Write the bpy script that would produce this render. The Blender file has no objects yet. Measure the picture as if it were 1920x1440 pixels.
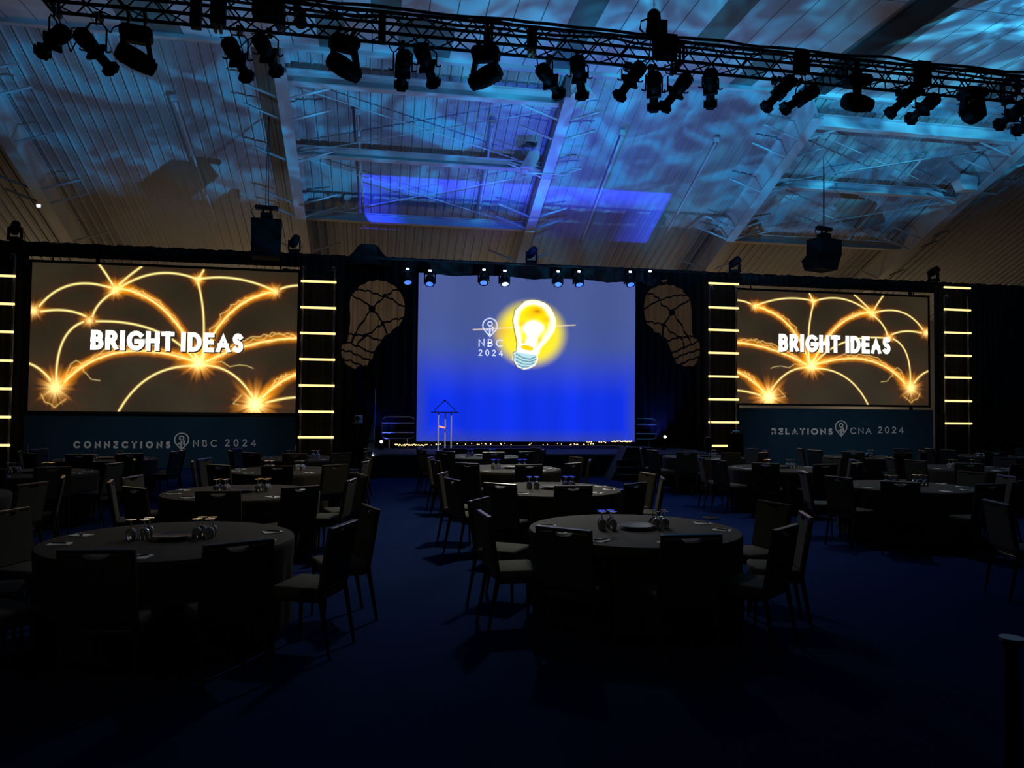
import bpy, bmesh, math, random
import numpy as np
from math import sin, cos, pi, radians, atan2, sqrt, hypot
from mathutils import Vector, Matrix
random.seed(7); rng = np.random.default_rng(7)
SC = bpy.context.scene
COL = SC.collection

# ------------------------------------------------------------------ camera
FPX = 1400.0                      # focal length in pixels of the 1920 px wide frame
YAW, PITCH, ROLL = radians(10.0), math.atan(48/1400), 0.0101
CAM = Vector((0, 0, 1.76))
FW = Vector((sin(YAW)*cos(PITCH), cos(YAW)*cos(PITCH), sin(PITCH)))
RT0 = Vector((cos(YAW), -sin(YAW), 0)); UP0 = RT0.cross(FW)
RT = RT0*cos(ROLL) + UP0*sin(ROLL)*1.0
UP = UP0*cos(ROLL) - RT0*sin(ROLL)
cd = bpy.data.cameras.new('camera'); cam = bpy.data.objects.new('camera', cd); COL.objects.link(cam)
cd.sensor_fit = 'HORIZONTAL'; cd.sensor_width = 36; cd.lens = FPX/1920*36
cd.clip_start = 0.05; cd.clip_end = 200
R3 = Matrix((RT, UP, -FW)).transposed()
cam.matrix_world = Matrix.Translation(CAM) @ R3.to_4x4()
SC.camera = cam

# ------------------------------------------------------------------ world + exposure
W = bpy.data.worlds.new('world'); SC.world = W; W.use_nodes = True
W.node_tree.nodes['Background'].inputs[0].default_value = (0.5, 0.6, 0.75, 1)
W.node_tree.nodes['Background'].inputs[1].default_value = 0.0015
SC.view_settings.view_transform = 'Standard'; SC.view_settings.look = 'None'
SC.view_settings.exposure = 0.0; SC.view_settings.gamma = 1.0; SC.view_settings.use_curve_mapping = False
try:
    SC.cycles.use_denoising = True
    SC.cycles.max_bounces = 6; SC.cycles.diffuse_bounces = 3; SC.cycles.glossy_bounces = 3
    SC.cycles.transmission_bounces = 6; SC.cycles.caustics_reflective = False; SC.cycles.caustics_refractive = False
except Exception: pass

def ray(x, y):                    # direction seen at a pixel of the photograph, used to measure real positions
    return FW + RT*((x-960)/FPX) + UP*(-(y-720)/FPX)
def at(x, y, Y):
    r = ray(x, y); return CAM + r*((Y-CAM.y)/r.y)
def onz(x, y, z):
    r = ray(x, y); return CAM + r*((z-CAM.z)/r.z)
def px(P):
    d = Vector(P)-CAM; z = d.dot(FW)
    return 960+FPX*d.dot(RT)/z, 720-FPX*d.dot(UP)/z, z

# ------------------------------------------------------------------ lamps
def spot(name, loc, aim, energy, color, cone, blend=0.3, size=0.05, pattern=None):
    ld = bpy.data.lights.new(name, 'SPOT'); ld.energy = energy; ld.color = color
    ld.spot_size = radians(cone); ld.spot_blend = blend; ld.shadow_soft_size = size
    o = bpy.data.objects.new(name, ld); COL.objects.link(o); o.location = loc
    o.rotation_euler = (Vector(aim)-Vector(loc)).to_track_quat('-Z', 'Y').to_euler()
    if pattern:
        ld.use_nodes = True; pattern(ld.node_tree)
    return o
def N(nt, kind, **kw):
    n = nt.nodes.new(kind)
    for k, v in kw.items(): setattr(n, k, v)
    return n
def mathn(nt, op, a, b=None, c=None, clamp=False):
    n = nt.nodes.new('ShaderNodeMath'); n.operation = op; n.use_clamp = clamp
    for i, v in enumerate((a, b, c)):
        if v is None: continue
        if isinstance(v, (int, float)): n.inputs[i].default_value = v
        else: nt.links.new(v, n.inputs[i])
    return n.outputs[0]
def beam_uv(nt):                  # the beam's own coordinates, as on a glass gobo inside the lamp
    tc = N(nt, 'ShaderNodeTexCoord'); s = N(nt, 'ShaderNodeSeparateXYZ'); nt.links.new(tc.outputs['Normal'], s.inputs[0])
    return mathn(nt, 'DIVIDE', s.outputs[0], s.outputs[2]), mathn(nt, 'DIVIDE', s.outputs[1], s.outputs[2])
def water(scale=3.0, lo=0.25, hi=1.5, seed=0.0, stretch=1.0, low_c=(0.22, 0.42, 0.8, 1), high_c=(0.0, 0.62, 1.0, 1), doors=False):
    def f(nt):
        em = [n for n in nt.nodes if n.type == 'EMISSION'][0]
        u, v = beam_uv(nt)
        cb = N(nt, 'ShaderNodeCombineXYZ'); nt.links.new(mathn(nt, 'MULTIPLY', u, stretch), cb.inputs[0]); nt.links.new(v, cb.inputs[1]); cb.inputs[2].default_value = seed
        no = N(nt, 'ShaderNodeTexNoise'); no.inputs['Scale'].default_value = scale; no.inputs['Detail'].default_value = 2.0
        no.inputs['Distortion'].default_value = 1.6; nt.links.new(cb.outputs[0], no.inputs['Vector'])
        mr = N(nt, 'ShaderNodeMapRange'); mr.interpolation_type = 'SMOOTHSTEP'
        mr.inputs[1].default_value = 0.38; mr.inputs[2].default_value = 0.68; mr.inputs[3].default_value = 0.0; mr.inputs[4].default_value = 1.0
        nt.links.new(no.outputs[0], mr.inputs[0])
        mx = N(nt, 'ShaderNodeMix', data_type='RGBA'); mx.inputs[6].default_value = low_c; mx.inputs[7].default_value = high_c
        nt.links.new(mr.outputs[0], mx.inputs[0]); nt.links.new(mx.outputs[2], em.inputs['Color'])
        st = mathn(nt, 'MULTIPLY_ADD', mr.outputs[0], hi-lo, lo)
        if doors:                 # barn doors: a hard one towards the stage wall, a soft one towards the flat ceiling
            a = mathn(nt, 'MULTIPLY', mathn(nt, 'SUBTRACT', .93, v), 9.0, clamp=True)
            b = mathn(nt, 'MULTIPLY_ADD', mathn(nt, 'MULTIPLY', mathn(nt, 'ADD', v, .12), 2.9, clamp=True), .86, .14)
            st = mathn(nt, 'MULTIPLY', st, mathn(nt, 'MULTIPLY', a, b))
        nt.links.new(st, em.inputs['Strength'])
    return f
def shutter(hu, hv):              # rectangular beam, brighter along its edges
    def f(nt):
        em = [n for n in nt.nodes if n.type == 'EMISSION'][0]
        u, v = beam_uv(nt)
        av0 = mathn(nt, 'DIVIDE', v, hv)
        au = mathn(nt, 'DIVIDE', mathn(nt, 'ABSOLUTE', u), mathn(nt, 'MULTIPLY', mathn(nt, 'MULTIPLY_ADD', av0, .08*SHUT_SIGN, 1.0), hu)); av = mathn(nt, 'DIVIDE', mathn(nt, 'ABSOLUTE', v), hv)
        ins = mathn(nt, 'MULTIPLY', mathn(nt, 'MULTIPLY', mathn(nt, 'SUBTRACT', 1.0, au), 60.0, clamp=True), mathn(nt, 'MULTIPLY', mathn(nt, 'SUBTRACT', 1.0, av), 30.0, clamp=True))
        eu = mathn(nt, 'MULTIPLY', mathn(nt, 'SUBTRACT', au, 0.72), 3.6, clamp=True)
        vv = mathn(nt, 'DIVIDE', v, hv)
        ev = mathn(nt, 'MULTIPLY', mathn(nt, 'SUBTRACT', mathn(nt, 'MULTIPLY', vv, SHUT_SIGN), 0.05), 1.6, clamp=True)
        e = mathn(nt, 'MAXIMUM', eu, ev)
        st = mathn(nt, 'MULTIPLY', ins, mathn(nt, 'MULTIPLY_ADD', e, 1.0, 0.05))
        nt.links.new(st, em.inputs['Strength'])
    return f
SHUT_SIGN = -1.0
CY = (0.35, 0.72, 1.0)
# moving heads standing on the drape truss throw the rippling water over the roof
HEAD_TOP = [(-10.0, 22.35), (-2.55, 22.35), (4.55, 22.35), (11.3, 22.35), (18.6, 22.35)]
UPL = (4.72, 14.2)                # floor uplighter in the wide aisle, washes the roof
spot('roof_ripple_lamp', (UPL[0], UPL[1], .30), (4.6, 16.6, 10.5), 5000, (1, 1, 1), 122, 0.25, 0.05, water(6.5, .40, 1.35, 0.0, 1.0, (0.15, 0.29, 0.66, 1), (0.04, 0.42, .95, 1), True))
spot('stage_blue_lamp', (4.4, 21.35, 6.15), (5.2, 22.2, 10), 420, (.04, .09, 1.0), 135, 0.8, 0.1)
spot('ceiling_disc_lamp', (15.6, 10.5, 7.6), (16.0, 15.6, 11), 4200, (1, 1, 1), 60, 0.04, 0.02, water(6.5, .3, 1.3, 9.3, 0.6, (0.03, .28, .66, 1), (.05, .58, 1, 1)))
spot('ceiling_pool_lamp', (5.6, 10.7, 7.6), (6.2, 16.2, 11), 2300, (1, 1, 1), 84, 0.6, 0.02, water(4.5, .2, 1.4, 4.4, 0.7, (.02, .24, .62, 1), (.02, .52, 1, 1)))
spot('ceiling_pool_lamp', (-3.2, 10.7, 7.6), (-3.6, 17.4, 11), 520, (1, 1, 1), 84, 0.9, 0.02, water(3.5, .2, 1.5, 1.4, 0.7, (.1, .3, .6, 1), (.02, .5, 1, 1)))
spot('roof_spill_lamp', (4.4, 10.9, 6.6), (4.45, 25.0, 8.64), 26000, (0.02, 0.05, 1.0), 60, 0.0, 0.01, shutter(.369, .052))  # added beam, shaped to lay the blue rectangle of light on the roof
spot('banner_front_lamp', (-2.75, 10.7, 6.45), (-6.0, 22.4, 1.15), 1000, (1.0, .98, .95), 36, 1.0, 0.05)
spot('banner_front_lamp', (11.9, 10.75, 6.4), (14.9, 22.4, 1.15), 1200, (1.0, .98, .95), 36, 1.0, 0.05)
spot('hall_wash_lamp', (3.2, 21.2, 5.4), (2.2, 13.5, 0.5), 700, (0.9, 0.9, 0.62), 62, 1.0, 0.35)
spot('hall_wash_lamp', (6.5, 21.2, 5.4), (8.0, 13.5, 0.4), 260, (0.85, 0.9, 0.7), 75, 0.9, 0.35)
spot('stage_wash_lamp', (4.4, 21.0, 5.4), (4.2, 20.5, 0.6), 130, (0.35, 0.45, 1.0), 120, 0.8, 0.15)
spot('lectern_lamp', (1.0, 10.9, 6.5), (1.75, 20.4, 1.25), 1500, (1.0, .98, .95), 9, 0.6, 0.05)
spot('uplight_lamp', (.15, 22.1, .75), (.3, 22.5, 2.4), 30, (0.05, 0.08, 1.0), 80, 0.9, 0.03)
spot('uplight_lamp', (8.75, 22.1, .75), (8.4, 22.5, 2.6), 50, (0.05, 0.08, 1.0), 90, 0.9, 0.03)
spot('hall_fill_lamp', (2.6, 11.3, 6.9), (1.0, 10.2, 0), 850, (1.0, 0.9, 0.66), 88, 1.0, 0.2)  # added fill over the left and centre tables, not a hall fixture
spot('hall_fill_lamp', (7.2, 11.3, 6.9), (7.2, 11.5, 0), 330, (0.85, 0.88, 0.85), 88, 1.0, 0.2)  # same added fill, over the right tables
spot('rear_fill_lamp', (-5.0, -3.0, 8.0), (1.5, 8.5, 0.8), 130, (0.85, 0.95, 0.75), 42, 1.0, 0.3)  # added fill from behind the camera to lift the chair backs
for X in (-13, -4.5, 4.5, 13.5, 22):
    ld = bpy.data.lights.new('work_lamp', 'POINT'); ld.energy = 80; ld.color = (1.0, .72, .42); ld.shadow_soft_size = .8
    o = bpy.data.objects.new('work_lamp', ld); COL.objects.link(o); o.location = (X, 29.2, 3.2)

# ------------------------------------------------------------------ materials
def mat(name, color, rough=0.6, metal=0.0, var=0.12, scale=8.0, bump=0.0, bscale=60.0, emit=None, es=1.0, spec=0.5, trans=0.0, coat=0.0):
    m = bpy.data.materials.new(name); m.use_nodes = True; nt = m.node_tree
    p = nt.nodes['Principled BSDF']; p.inputs['Roughness'].default_value = rough; p.inputs['Metallic'].default_value = metal
    p.inputs['Specular IOR Level'].default_value = spec; p.inputs['Transmission Weight'].default_value = trans
    p.inputs['Coat Weight'].default_value = coat
    tc = N(nt, 'ShaderNodeTexCoord')
    no = N(nt, 'ShaderNodeTexNoise'); no.inputs['Scale'].default_value = scale; no.inputs['Detail'].default_value = 3
    nt.links.new(tc.outputs['Object'], no.inputs['Vector'])
    mx = N(nt, 'ShaderNodeMix', data_type='RGBA')
    mx.inputs[6].default_value = (*[c*(1-var) for c in color], 1); mx.inputs[7].default_value = (*[min(1, c*(1+var)) for c in color], 1)
    nt.links.new(no.outputs[0], mx.inputs[0]); nt.links.new(mx.outputs[2], p.inputs['Base Color'])
    if bump:
        n2 = N(nt, 'ShaderNodeTexNoise'); n2.inputs['Scale'].default_value = bscale; nt.links.new(tc.outputs['Object'], n2.inputs['Vector'])
        b = N(nt, 'ShaderNodeBump'); b.inputs['Strength'].default_value = bump; b.inputs['Distance'].default_value = .004
        nt.links.new(n2.outputs[0], b.inputs['Height']); nt.links.new(b.outputs[0], p.inputs['Normal'])
    if emit:
        p.inputs['Emission Color'].default_value = (*emit, 1); p.inputs['Emission Strength'].default_value = es
    return m
M = dict(
 black=mat('black_metal', (.005, .005, .006), .6, bump=.1, spec=.15),
 truss=mat('black_truss', (.004, .004, .005), .5, spec=.2),
 cable=mat('black_rubber', (.01, .01, .011), .6),
 fabric=mat('chair_fabric', (.042, .041, .031), .85, bump=.4, bscale=220, spec=.2),
 seatf=mat('seat_fabric', (.050, .051, .043), .8, bump=.4, bscale=220, spec=.25),
 frame=mat('chair_frame', (.075, .048, .03), .3, .3),
 leg=mat('chair_leg', (.04, .035, .03), .3, .7),
 cloth=mat('table_linen', (.030, .024, .019), .75, bump=.3, bscale=150, var=.18, scale=3, spec=.25),
 wood=mat('table_wood', (.10, .06, .03), .6),
 drape=mat('drape_velour', (.018, .017, .017), .95, var=.25, scale=2, spec=.1),
 white=mat('roof_steel', (.55, .55, .56), .5, .0, var=.06, scale=2),
 deck=mat('roof_deck', (.46, .46, .47), .62, .1, var=.1, scale=1.5),
 wallm=mat('dark_wall', (.05, .048, .045), .9),
 paper=mat('paper', (.72, .74, .76), .7, var=.03),
 pen=mat('pen_plastic', (.01, .01, .012), .3),
 dish=mat('dark_ceramic', (.012, .012, .013), .5),
 steel=mat('bare_steel', (.55, .55, .57), .28, 1.0),
 pole=mat('ladder_pole', (.25, .22, .2), .35, .6),
 tube=mat('warm_tube', (.5, .35, .15), .4, emit=(1.0, .74, .30), es=1.35),
 banner=mat('banner_fabric', (.005, .030, .058), .8, var=.35, scale=.9, spec=.2),
 letter=mat('banner_letter', (.62, .62, .62), .7, var=.05),
 stage=mat('stage_carpet', (.02, .025, .045), .9, bump=.3, var=.3, scale=20),
 skirt=mat('stage_skirt', (.012, .013, .017), .9, var=.2),
 trim=mat('alu_trim', (.6, .6, .62), .3, 1.0),
 acrylic=mat('clear_acrylic', (.85, .9, 1.0), .08, trans=.9, var=.02),
 postm=mat('lectern_post', (.9, .92, .95), .3, .1),
 camw=mat('camera_shell', (.75, .75, .74), .35, var=.03),
 lens=mat('dark_lens', (.005, .005, .007), .45),
 blue_lens=mat('blue_lens', (.1, .2, .5), .3, emit=(.08, .22, 1.0), es=1.1),
 pale_lens=mat('pale_lens', (.4, .4, .6), .3, emit=(.55, .6, 1.0), es=1.4),
 led=mat('indicator_led', (.8, .8, .8), .3, emit=(.9, .95, 1.0), es=3),
 warm_led=mat('warm_led', (.9, .8, .6), .3, emit=(1.0, .62, .22), es=2.6),
 yellow=mat('yellow_tape', (.75, .62, .25), .6),
 red=mat('lectern_light', (.8, .4, .3), .4, emit=(1.0, .35, .25), es=.9),
 gravel=mat('speaker_grille', (.004, .004, .0045), .8, spec=.1, bump=.5, bscale=200),
 flag=mat('pale_flag', (.25, .25, .24), .8),
)
def glass_mat():
    m = bpy.data.materials.new('drinking_glass'); m.use_nodes = True; nt = m.node_tree
    p = nt.nodes['Principled BSDF']; p.inputs['Base Color'].default_value = (.95, .97, 1, 1)
    p.inputs['Roughness'].default_value = .1; p.inputs['Transmission Weight'].default_value = .82; p.inputs['Coat Weight'].default_value = 1.0; p.inputs['IOR'].default_value = 1.5
    no = N(nt, 'ShaderNodeTexNoise'); no.inputs['Scale'].default_value = 30
    mr = N(nt, 'ShaderNodeMapRange'); mr.inputs[3].default_value = .05; mr.inputs[4].default_value = .12
    nt.links.new(no.outputs[0], mr.inputs[0]); nt.links.new(mr.outputs[0], p.inputs['Roughness'])
    return m
M['glass'] = glass_mat()
def carpet_mat():
    m = mat('hall_carpet', (.009, .020, .082), .95, var=.25, scale=1.2, bump=.3, bscale=90, spec=.0); return m
def panel_mat():                  # white ceiling panels with dark seams, some panels of tinted glazing
    m = bpy.data.materials.new('ceiling_panels'); m.use_nodes = True; nt = m.node_tree; p = nt.nodes['Principled BSDF']
    tc = N(nt, 'ShaderNodeTexCoord'); s = N(nt, 'ShaderNodeSeparateXYZ'); nt.links.new(tc.outputs['Object'], s.inputs[0])
    def cell(o, w, off):
        a = mathn(nt, 'DIVIDE', mathn(nt, 'ADD', o, off), w); fl = mathn(nt, 'FLOOR', a); fr = mathn(nt, 'SUBTRACT', a, fl)
        e = mathn(nt, 'MULTIPLY', mathn(nt, 'MINIMUM', fr, mathn(nt, 'SUBTRACT', 1.0, fr)), w)
        return fl, e
    fx, ex = cell(s.outputs[0], .66, 100.0); fy, ey = cell(s.outputs[1], 2.9, 101.3)
    line = mathn(nt, 'LESS_THAN', mathn(nt, 'MINIMUM', ex, ey), .013)
    cb = N(nt, 'ShaderNodeCombineXYZ'); nt.links.new(fx, cb.inputs[0]); nt.links.new(fy, cb.inputs[1])
    wn = N(nt, 'ShaderNodeTexWhiteNoise', noise_dimensions='2D'); nt.links.new(cb.outputs[0], wn.inputs['Vector'])
    tint = mathn(nt, 'GREATER_THAN', wn.outputs[0], .90)
    m1 = N(nt, 'ShaderNodeMix', data_type='RGBA'); m1.inputs[6].default_value = (.6, .6, .6, 1); m1.inputs[7].default_value = (.10, .17, .16, 1); nt.links.new(tint, m1.inputs[0])
    m2 = N(nt, 'ShaderNodeMix', data_type='RGBA'); nt.links.new(m1.outputs[2], m2.inputs[6]); m2.inputs[7].default_value = (.08, .1, .12, 1); nt.links.new(line, m2.inputs[0])
    nt.links.new(m2.outputs[2], p.inputs['Base Color']); p.inputs['Roughness'].default_value = .5
    return m
M['carpet'] = carpet_mat(); M['panels'] = panel_mat()

# ------------------------------------------------------------------ mesh helpers
def new(): return bmesh.new()
def X(mtx, bm, vs):
    if mtx is not None: bmesh.ops.transform(bm, matrix=mtx, verts=vs)
def box(bm, c, s, mtx=None, bev=0.0, seg=2):
    r = bmesh.ops.create_cube(bm, size=1.0); vs = r['verts']
    for v in vs: v.co = Vector((v.co.x*s[0]+c[0], v.co.y*s[1]+c[1], v.co.z*s[2]+c[2]))
    if bev:
        es = list({e for v in vs for e in v.link_edges})
        r = bmesh.ops.bevel(bm, geom=es, offset=bev, segments=seg, affect='EDGES', profile=.5)
        vs = list({v for f in r['faces'] for v in f.verts} | {v for v in vs if v.is_valid})
    X(mtx, bm, vs); return vs
def tube(bm, p0, p1, r, n=8, r2=None, mtx=None, cap=True):
    p0, p1 = Vector(p0), Vector(p1); d = p1-p0; L = d.length
    if L < 1e-6: return []
    rr = bmesh.ops.create_cone(bm, cap_ends=cap, segments=n, radius1=r, radius2=r if r2 is None else r2, depth=L)
    mm = Matrix.Translation((p0+p1)/2) @ d.to_track_quat('Z', 'Y').to_matrix().to_4x4()
    if mtx is not None: mm = mtx @ mm
    bmesh.ops.transform(bm, matrix=mm, verts=rr['verts']); return rr['verts']
def path(bm, pts, r, n=6, mtx=None, closed=False):
    pts = [Vector(p) for p in pts]; rings = []; m = len(pts)
    for i, p in enumerate(pts):
        a = pts[i-1] if (i > 0 or closed) else p; b = pts[(i+1) % m] if (i < m-1 or closed) else p
        t = (b-a).normalized(); ref = Vector((0, 0, 1)) if abs(t.z) < .9 else Vector((1, 0, 0))
        u = t.cross(ref).normalized(); w = t.cross(u)
        ring = []
        for k in range(n):
            co = p + u*r*cos(2*pi*k/n) + w*r*sin(2*pi*k/n)
            ring.append(bm.verts.new(mtx @ co if mtx is not None else co))
        rings.append(ring)
    for i in range(m-1 + (1 if closed else 0)):
        A, B = rings[i], rings[(i+1) % m]
        for k in range(n): bm.faces.new((A[k], A[(k+1) % n], B[(k+1) % n], B[k]))
    if not closed:
        try: bm.faces.new(rings[0][::-1]); bm.faces.new(rings[-1])
        except Exception: pass
def lathe(bm, prof, n=16, mtx=None, c=(0, 0, 0)):
    rings = []; allv = []
    for r, z in prof:
        if r < 1e-5: ring = [bm.verts.new((c[0], c[1], c[2]+z))]
        else: ring = [bm.verts.new((c[0]+r*cos(2*pi*k/n), c[1]+r*sin(2*pi*k/n), c[2]+z)) for k in range(n)]
        rings.append(ring); allv += ring
    for A, B in zip(rings[:-1], rings[1:]):
        for k in range(n):
            k2 = (k+1) % n
            if len(A) == 1 and len(B) == 1: continue
            if len(A) == 1: bm.faces.new((A[0], B[k2], B[k]))
            elif len(B) == 1: bm.faces.new((A[k], A[k2], B[0]))
            else: bm.faces.new((A[k], A[k2], B[k2], B[k]))
    X(mtx, bm, allv); return allv
def prism(bm, pts, y0, y1, mtx=None):      # outline in XZ, extruded along Y
    a = [bm.verts.new((p[0], y0, p[1])) for p in pts]; b = [bm.verts.new((p[0], y1, p[1])) for p in pts]
    bm.faces.new(a); bm.faces.new(b[::-1]); n = len(pts)
    for i in range(n): bm.faces.new((a[i], b[i], b[(i+1) % n], a[(i+1) % n]))
    X(mtx, bm, a+b)
def obj(name, bm, m, parent=None, smooth=False, label=None):
    bmesh.ops.recalc_face_normals(bm, faces=bm.faces)
    me = bpy.data.meshes.new(name); bm.to_mesh(me); bm.free()
    if smooth:
        for p in me.polygons: p.use_smooth = True
        try: me.set_sharp_from_angle(angle=radians(35))
        except Exception: pass
    me.materials.append(m)
    o = bpy.data.objects.new(name, me); COL.objects.link(o)
    if parent is not None: o.parent = parent
    if label: o['label'] = label
    return o
def thing(name, label, cat, loc=(0, 0, 0), rz=0.0, group=None):
    o = bpy.data.objects.new(name, None); COL.objects.link(o); o.empty_display_size = .1
    o.location = loc; o.rotation_euler = (0, 0, rz); o['label'] = label; o['category'] = cat
    if group: o['group'] = group
    return o
def tag(o, label, cat, group=None):
    o['label'] = label; o['category'] = cat
    if group: o['group'] = group
    return o
def struct(name, bm, m, label=None, smooth=False):
    o = obj(name, bm, m, None, smooth); o['kind'] = 'structure'
    if label: o['label'] = label
    return o
def dup(root, loc, rz, label, group=None):
    r = root.copy(); COL.objects.link(r); r.location = loc; r.rotation_euler = (0, 0, rz); r['label'] = label
    if group: r['group'] = group
    for ch in list(root.children):
        c = ch.copy(); COL.objects.link(c); c.parent = r
        for g in list(ch.children):
            d = g.copy(); COL.objects.link(d); d.parent = c
    return r

# ------------------------------------------------------------------ setting: floor, roof, walls
XL, XR, YB, YF = -22.0, 32.0, -7.0, 31.0
bm = new(); box(bm, ((XL+XR)/2, (YB+YF)/2, -.06), (XR-XL, YF-YB, .12)); struct('floor', bm, M['carpet'], 'dark blue hall carpet')
KR, YE, ZE = .424, 19.5, 11.0
def zr(Y, off=0): return ZE - off - KR*(Y-YE)
bm = new(); box(bm, ((XL+XR)/2, (YB+YE)/2, ZE+.06), (XR-XL, YE-YB, .12)); struct('ceiling', bm, M['panels'], 'white panelled flat ceiling with thin seams')
bm = new()                        # corrugated deck of the sloping roof
prof = []; pitch = .305; x = XL
while x < XR:
    prof += [(x, 0), (x+.150, 0), (x+.162, -.012), (x+.185, -.012), (x+.197, 0), (x+.245, 0), (x+.262, -.055), (x+.288, -.055)]; x += pitch
ys = [YE, 23.3, 27.1, YF]; rows = []
for Y in ys: rows.append([bm.verts.new((a, Y+b*.39, zr(Y)+b*.92)) for a, b in prof])
for A, B in zip(rows[:-1], rows[1:]):
    for i in range(len(prof)-1): bm.faces.new((A[i], A[i+1], B[i+1], B[i]))
o = struct('ceiling_slope', bm, M['deck'], 'ribbed metal roof deck sloping down to the stage wall')
bm = new(); box(bm, ((XL+XR)/2, YF+.1, 3.2), (XR-XL, .2, 6.4)); struct('wall_back', bm, M['deck'])
bm = new(); box(bm, (XL-.1, 12, 5.6), (.2, YF-YB, 11.2)); struct('wall_left', bm, M['wallm'])
bm = new(); box(bm, (XR+.1, 12, 5.6), (.2, YF-YB, 11.2)); struct('wall_right', bm, M['wallm'])
bm = new(); box(bm, ((XL+XR)/2, YB-.1, 5.6), (XR-XL, .2, 11.2)); struct('wall_front', bm, M['wallm'])
bm = new(); box(bm, ((XL+XR)/2, YE-.02, ZE-.05), (XR-XL, .16, .10)); struct('trim_1', bm, M['white'], 'pale edge trim where the flat ceiling meets the slope')
bm = new(); box(bm, (12.1, 16.7, ZE-.03), (.85, 5.4, .06)); struct('trim_2', bm, M['wallm'], 'dark strip along the flat ceiling')
RX = [-17.5, -10.1, -2.6, 4.9, 12.15, 19.4, 26.8]
RN = ['off to the far left', 'leftmost of the five rising behind the left screen', 'rising beside the hanging speaker left of the stage', 'in the middle above the stage screen', 'rising right of the stage screen', 'on the far right behind the right screen', 'off to the far right']
BRY = [20.0, 20.7, 22.2, 24.0, 24.6, 26.4]
sl = math.atan(KR)
for i, rx in enumerate(RX):       # white tapered rafters
    if i in (0, 6): continue
    t = thing('roof_rafter', 'white steel roof rafter ' + RN[i], 'roof beam', (rx, YE, ZE), 0, 'white roof rafters')
    L = 11.0; mt = Matrix.Rotation(-sl, 4, 'X')
    bm = new(); box(bm, (0, L/2, -.5), (.05, L, .86), mt); obj('web', bm, M['white'], t)
    bm = new(); box(bm, (0, L/2, -.94), (.32, L, .04), mt); obj('lower_flange', bm, M['white'], t)
    bm = new(); box(bm, (0, L/2, -.075), (.32, L, .03), mt); obj('upper_flange', bm, M['white'], t)
    for Y in BRY:
        for s in (-1, 1):
            if i == 1 and s < 0 and Y > 25: continue
            bm = new(); y0 = Y-YE
            tube(bm, (s*.06, y0, -KR*y0-.98), (s*1.15, y0+.1, -KR*(y0+.1)-.52), .035, 4); obj('fly_brace', bm, M['white'], t)
for j, (a, b, nm) in enumerate(((1, 2, ''), (2, 3, 'left of the middle rafter'), (4, 5, 'right of the stage'))):
    if j == 0: continue
    for k, (Y, hh, w2) in enumerate(((19.95, .34, 'top'), (22.5, .26, 'middle'), (25.3, .26, 'lowest'))):
        bm = new(); x0, x1 = RX[a]+.06, RX[b]-.06
        z = zr(Y, .42)
        box(bm, ((x0+x1)/2, Y, z), (x1-x0, .05, hh)); box(bm, ((x0+x1)/2, Y, z-hh/2), (x1-x0, .26, .03)); box(bm, ((x0+x1)/2, Y, z+hh/2), (x1-x0, .26, .03))
        tag(obj('roof_strut', bm, M['white']), f'{w2} white cross beam between two rafters, {nm}', 'roof beam', 'cross beams between the rafters')
    n = 0
    for Y0, Y1 in ((20.1, 22.4), (22.6, 25.2)):
        for s in (0, 1):
            bm = new(); xa, xb = (RX[a]+.1, RX[b]-.1) if s == 0 else (RX[b]-.1, RX[a]+.1)
            tube(bm, (xa, Y0, zr(Y0, .5+.06*s)), (xb, Y1, zr(Y1, .5+.06*s)), .016, 6)
            tag(obj('bracing_rod', bm, M['white']), f'thin {"upper" if Y0 < 21 else "lower"} diagonal roof rod falling to the {"right" if s == 0 else "left"}, {nm}', 'roof rod', 'diagonal roof rods')
for k, (xx, lab) in enumerate(((-5.6, 'pale pipe on the roof slope left of the hanging speaker'), (-.75, 'pale pipe on the roof slope right of the hanging speaker'), (3.1, 'pale pipe on the roof slope just left of the middle rafter'), (7.0, 'pale pipe on the roof slope just right of the middle rafter'), (10.0, 'pale pipe on the roof slope left of the rafter right of stage'), (17.1, 'pale pipe on the roof slope above the right screen'))):
    t = thing('roof_pipe', lab, 'pipe', (xx, 21.2, 0), 0, 'pipes running down the roof slope')
    bm = new(); tube(bm, (0, 0, zr(21.2, .3)), (.12, 4.8, zr(26, .3)), .035, 8); obj('pipe', bm, M['white'], t, True)
    bm = new(); box(bm, (0, -.03, zr(21.2, .2)), (.16, .1, .14), bev=.01); obj('elbow', bm, M['white'], t)
# fittings on the roof
t = thing('roof_lamp', 'boxy white flood lamp fixed to the left of the middle rafter', 'lamp', (4.35, 21.9, zr(21.9, .75)))
bm = new(); prism(bm, [(-.32, -.2), (.1, -.2), (.25, .1), (.25, .3), (-.05, .3)], -.18, .18); obj('housing', bm, M['white'], t)
bm = new(); path(bm, [(-.3, 0, -.2), (-.25, 0, -.32), (1.1, 0, -.32), (1.3, 0, -.1), (1.5, 0, -.08)], .025); obj('bracket', bm, M['white'], t)
t = thing('roof_lamp', 'boxy white flood lamp bracketed to the rafter on the far right', 'lamp', (18.9, 21.5, zr(21.5, .8)))
bm = new(); prism(bm, [(-.34, .1), (-.15, -.22), (.36, -.22), (.36, .22), (-.2, .3)], -.18, .18); obj('housing', bm, M['white'], t)
bm = new(); path(bm, [(.2, 0, -.2), (1.2, 0, -.25), (1.7, 0, .05)], .03); obj('bracket', bm, M['white'], t)
t = thing('pendant_lamp', 'silver dome pendant lamp behind the truss near the middle rafter', 'lamp', at(1092, 181, 18.4))
bm = new(); lathe(bm, [(.06, .42), (.09, .40), (.14, .3), (.28, .06), (.30, 0), (.285, 0), (.12, .28), (.0, .3)], 24); obj('shade', bm, M['camw'], t, True)
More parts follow.
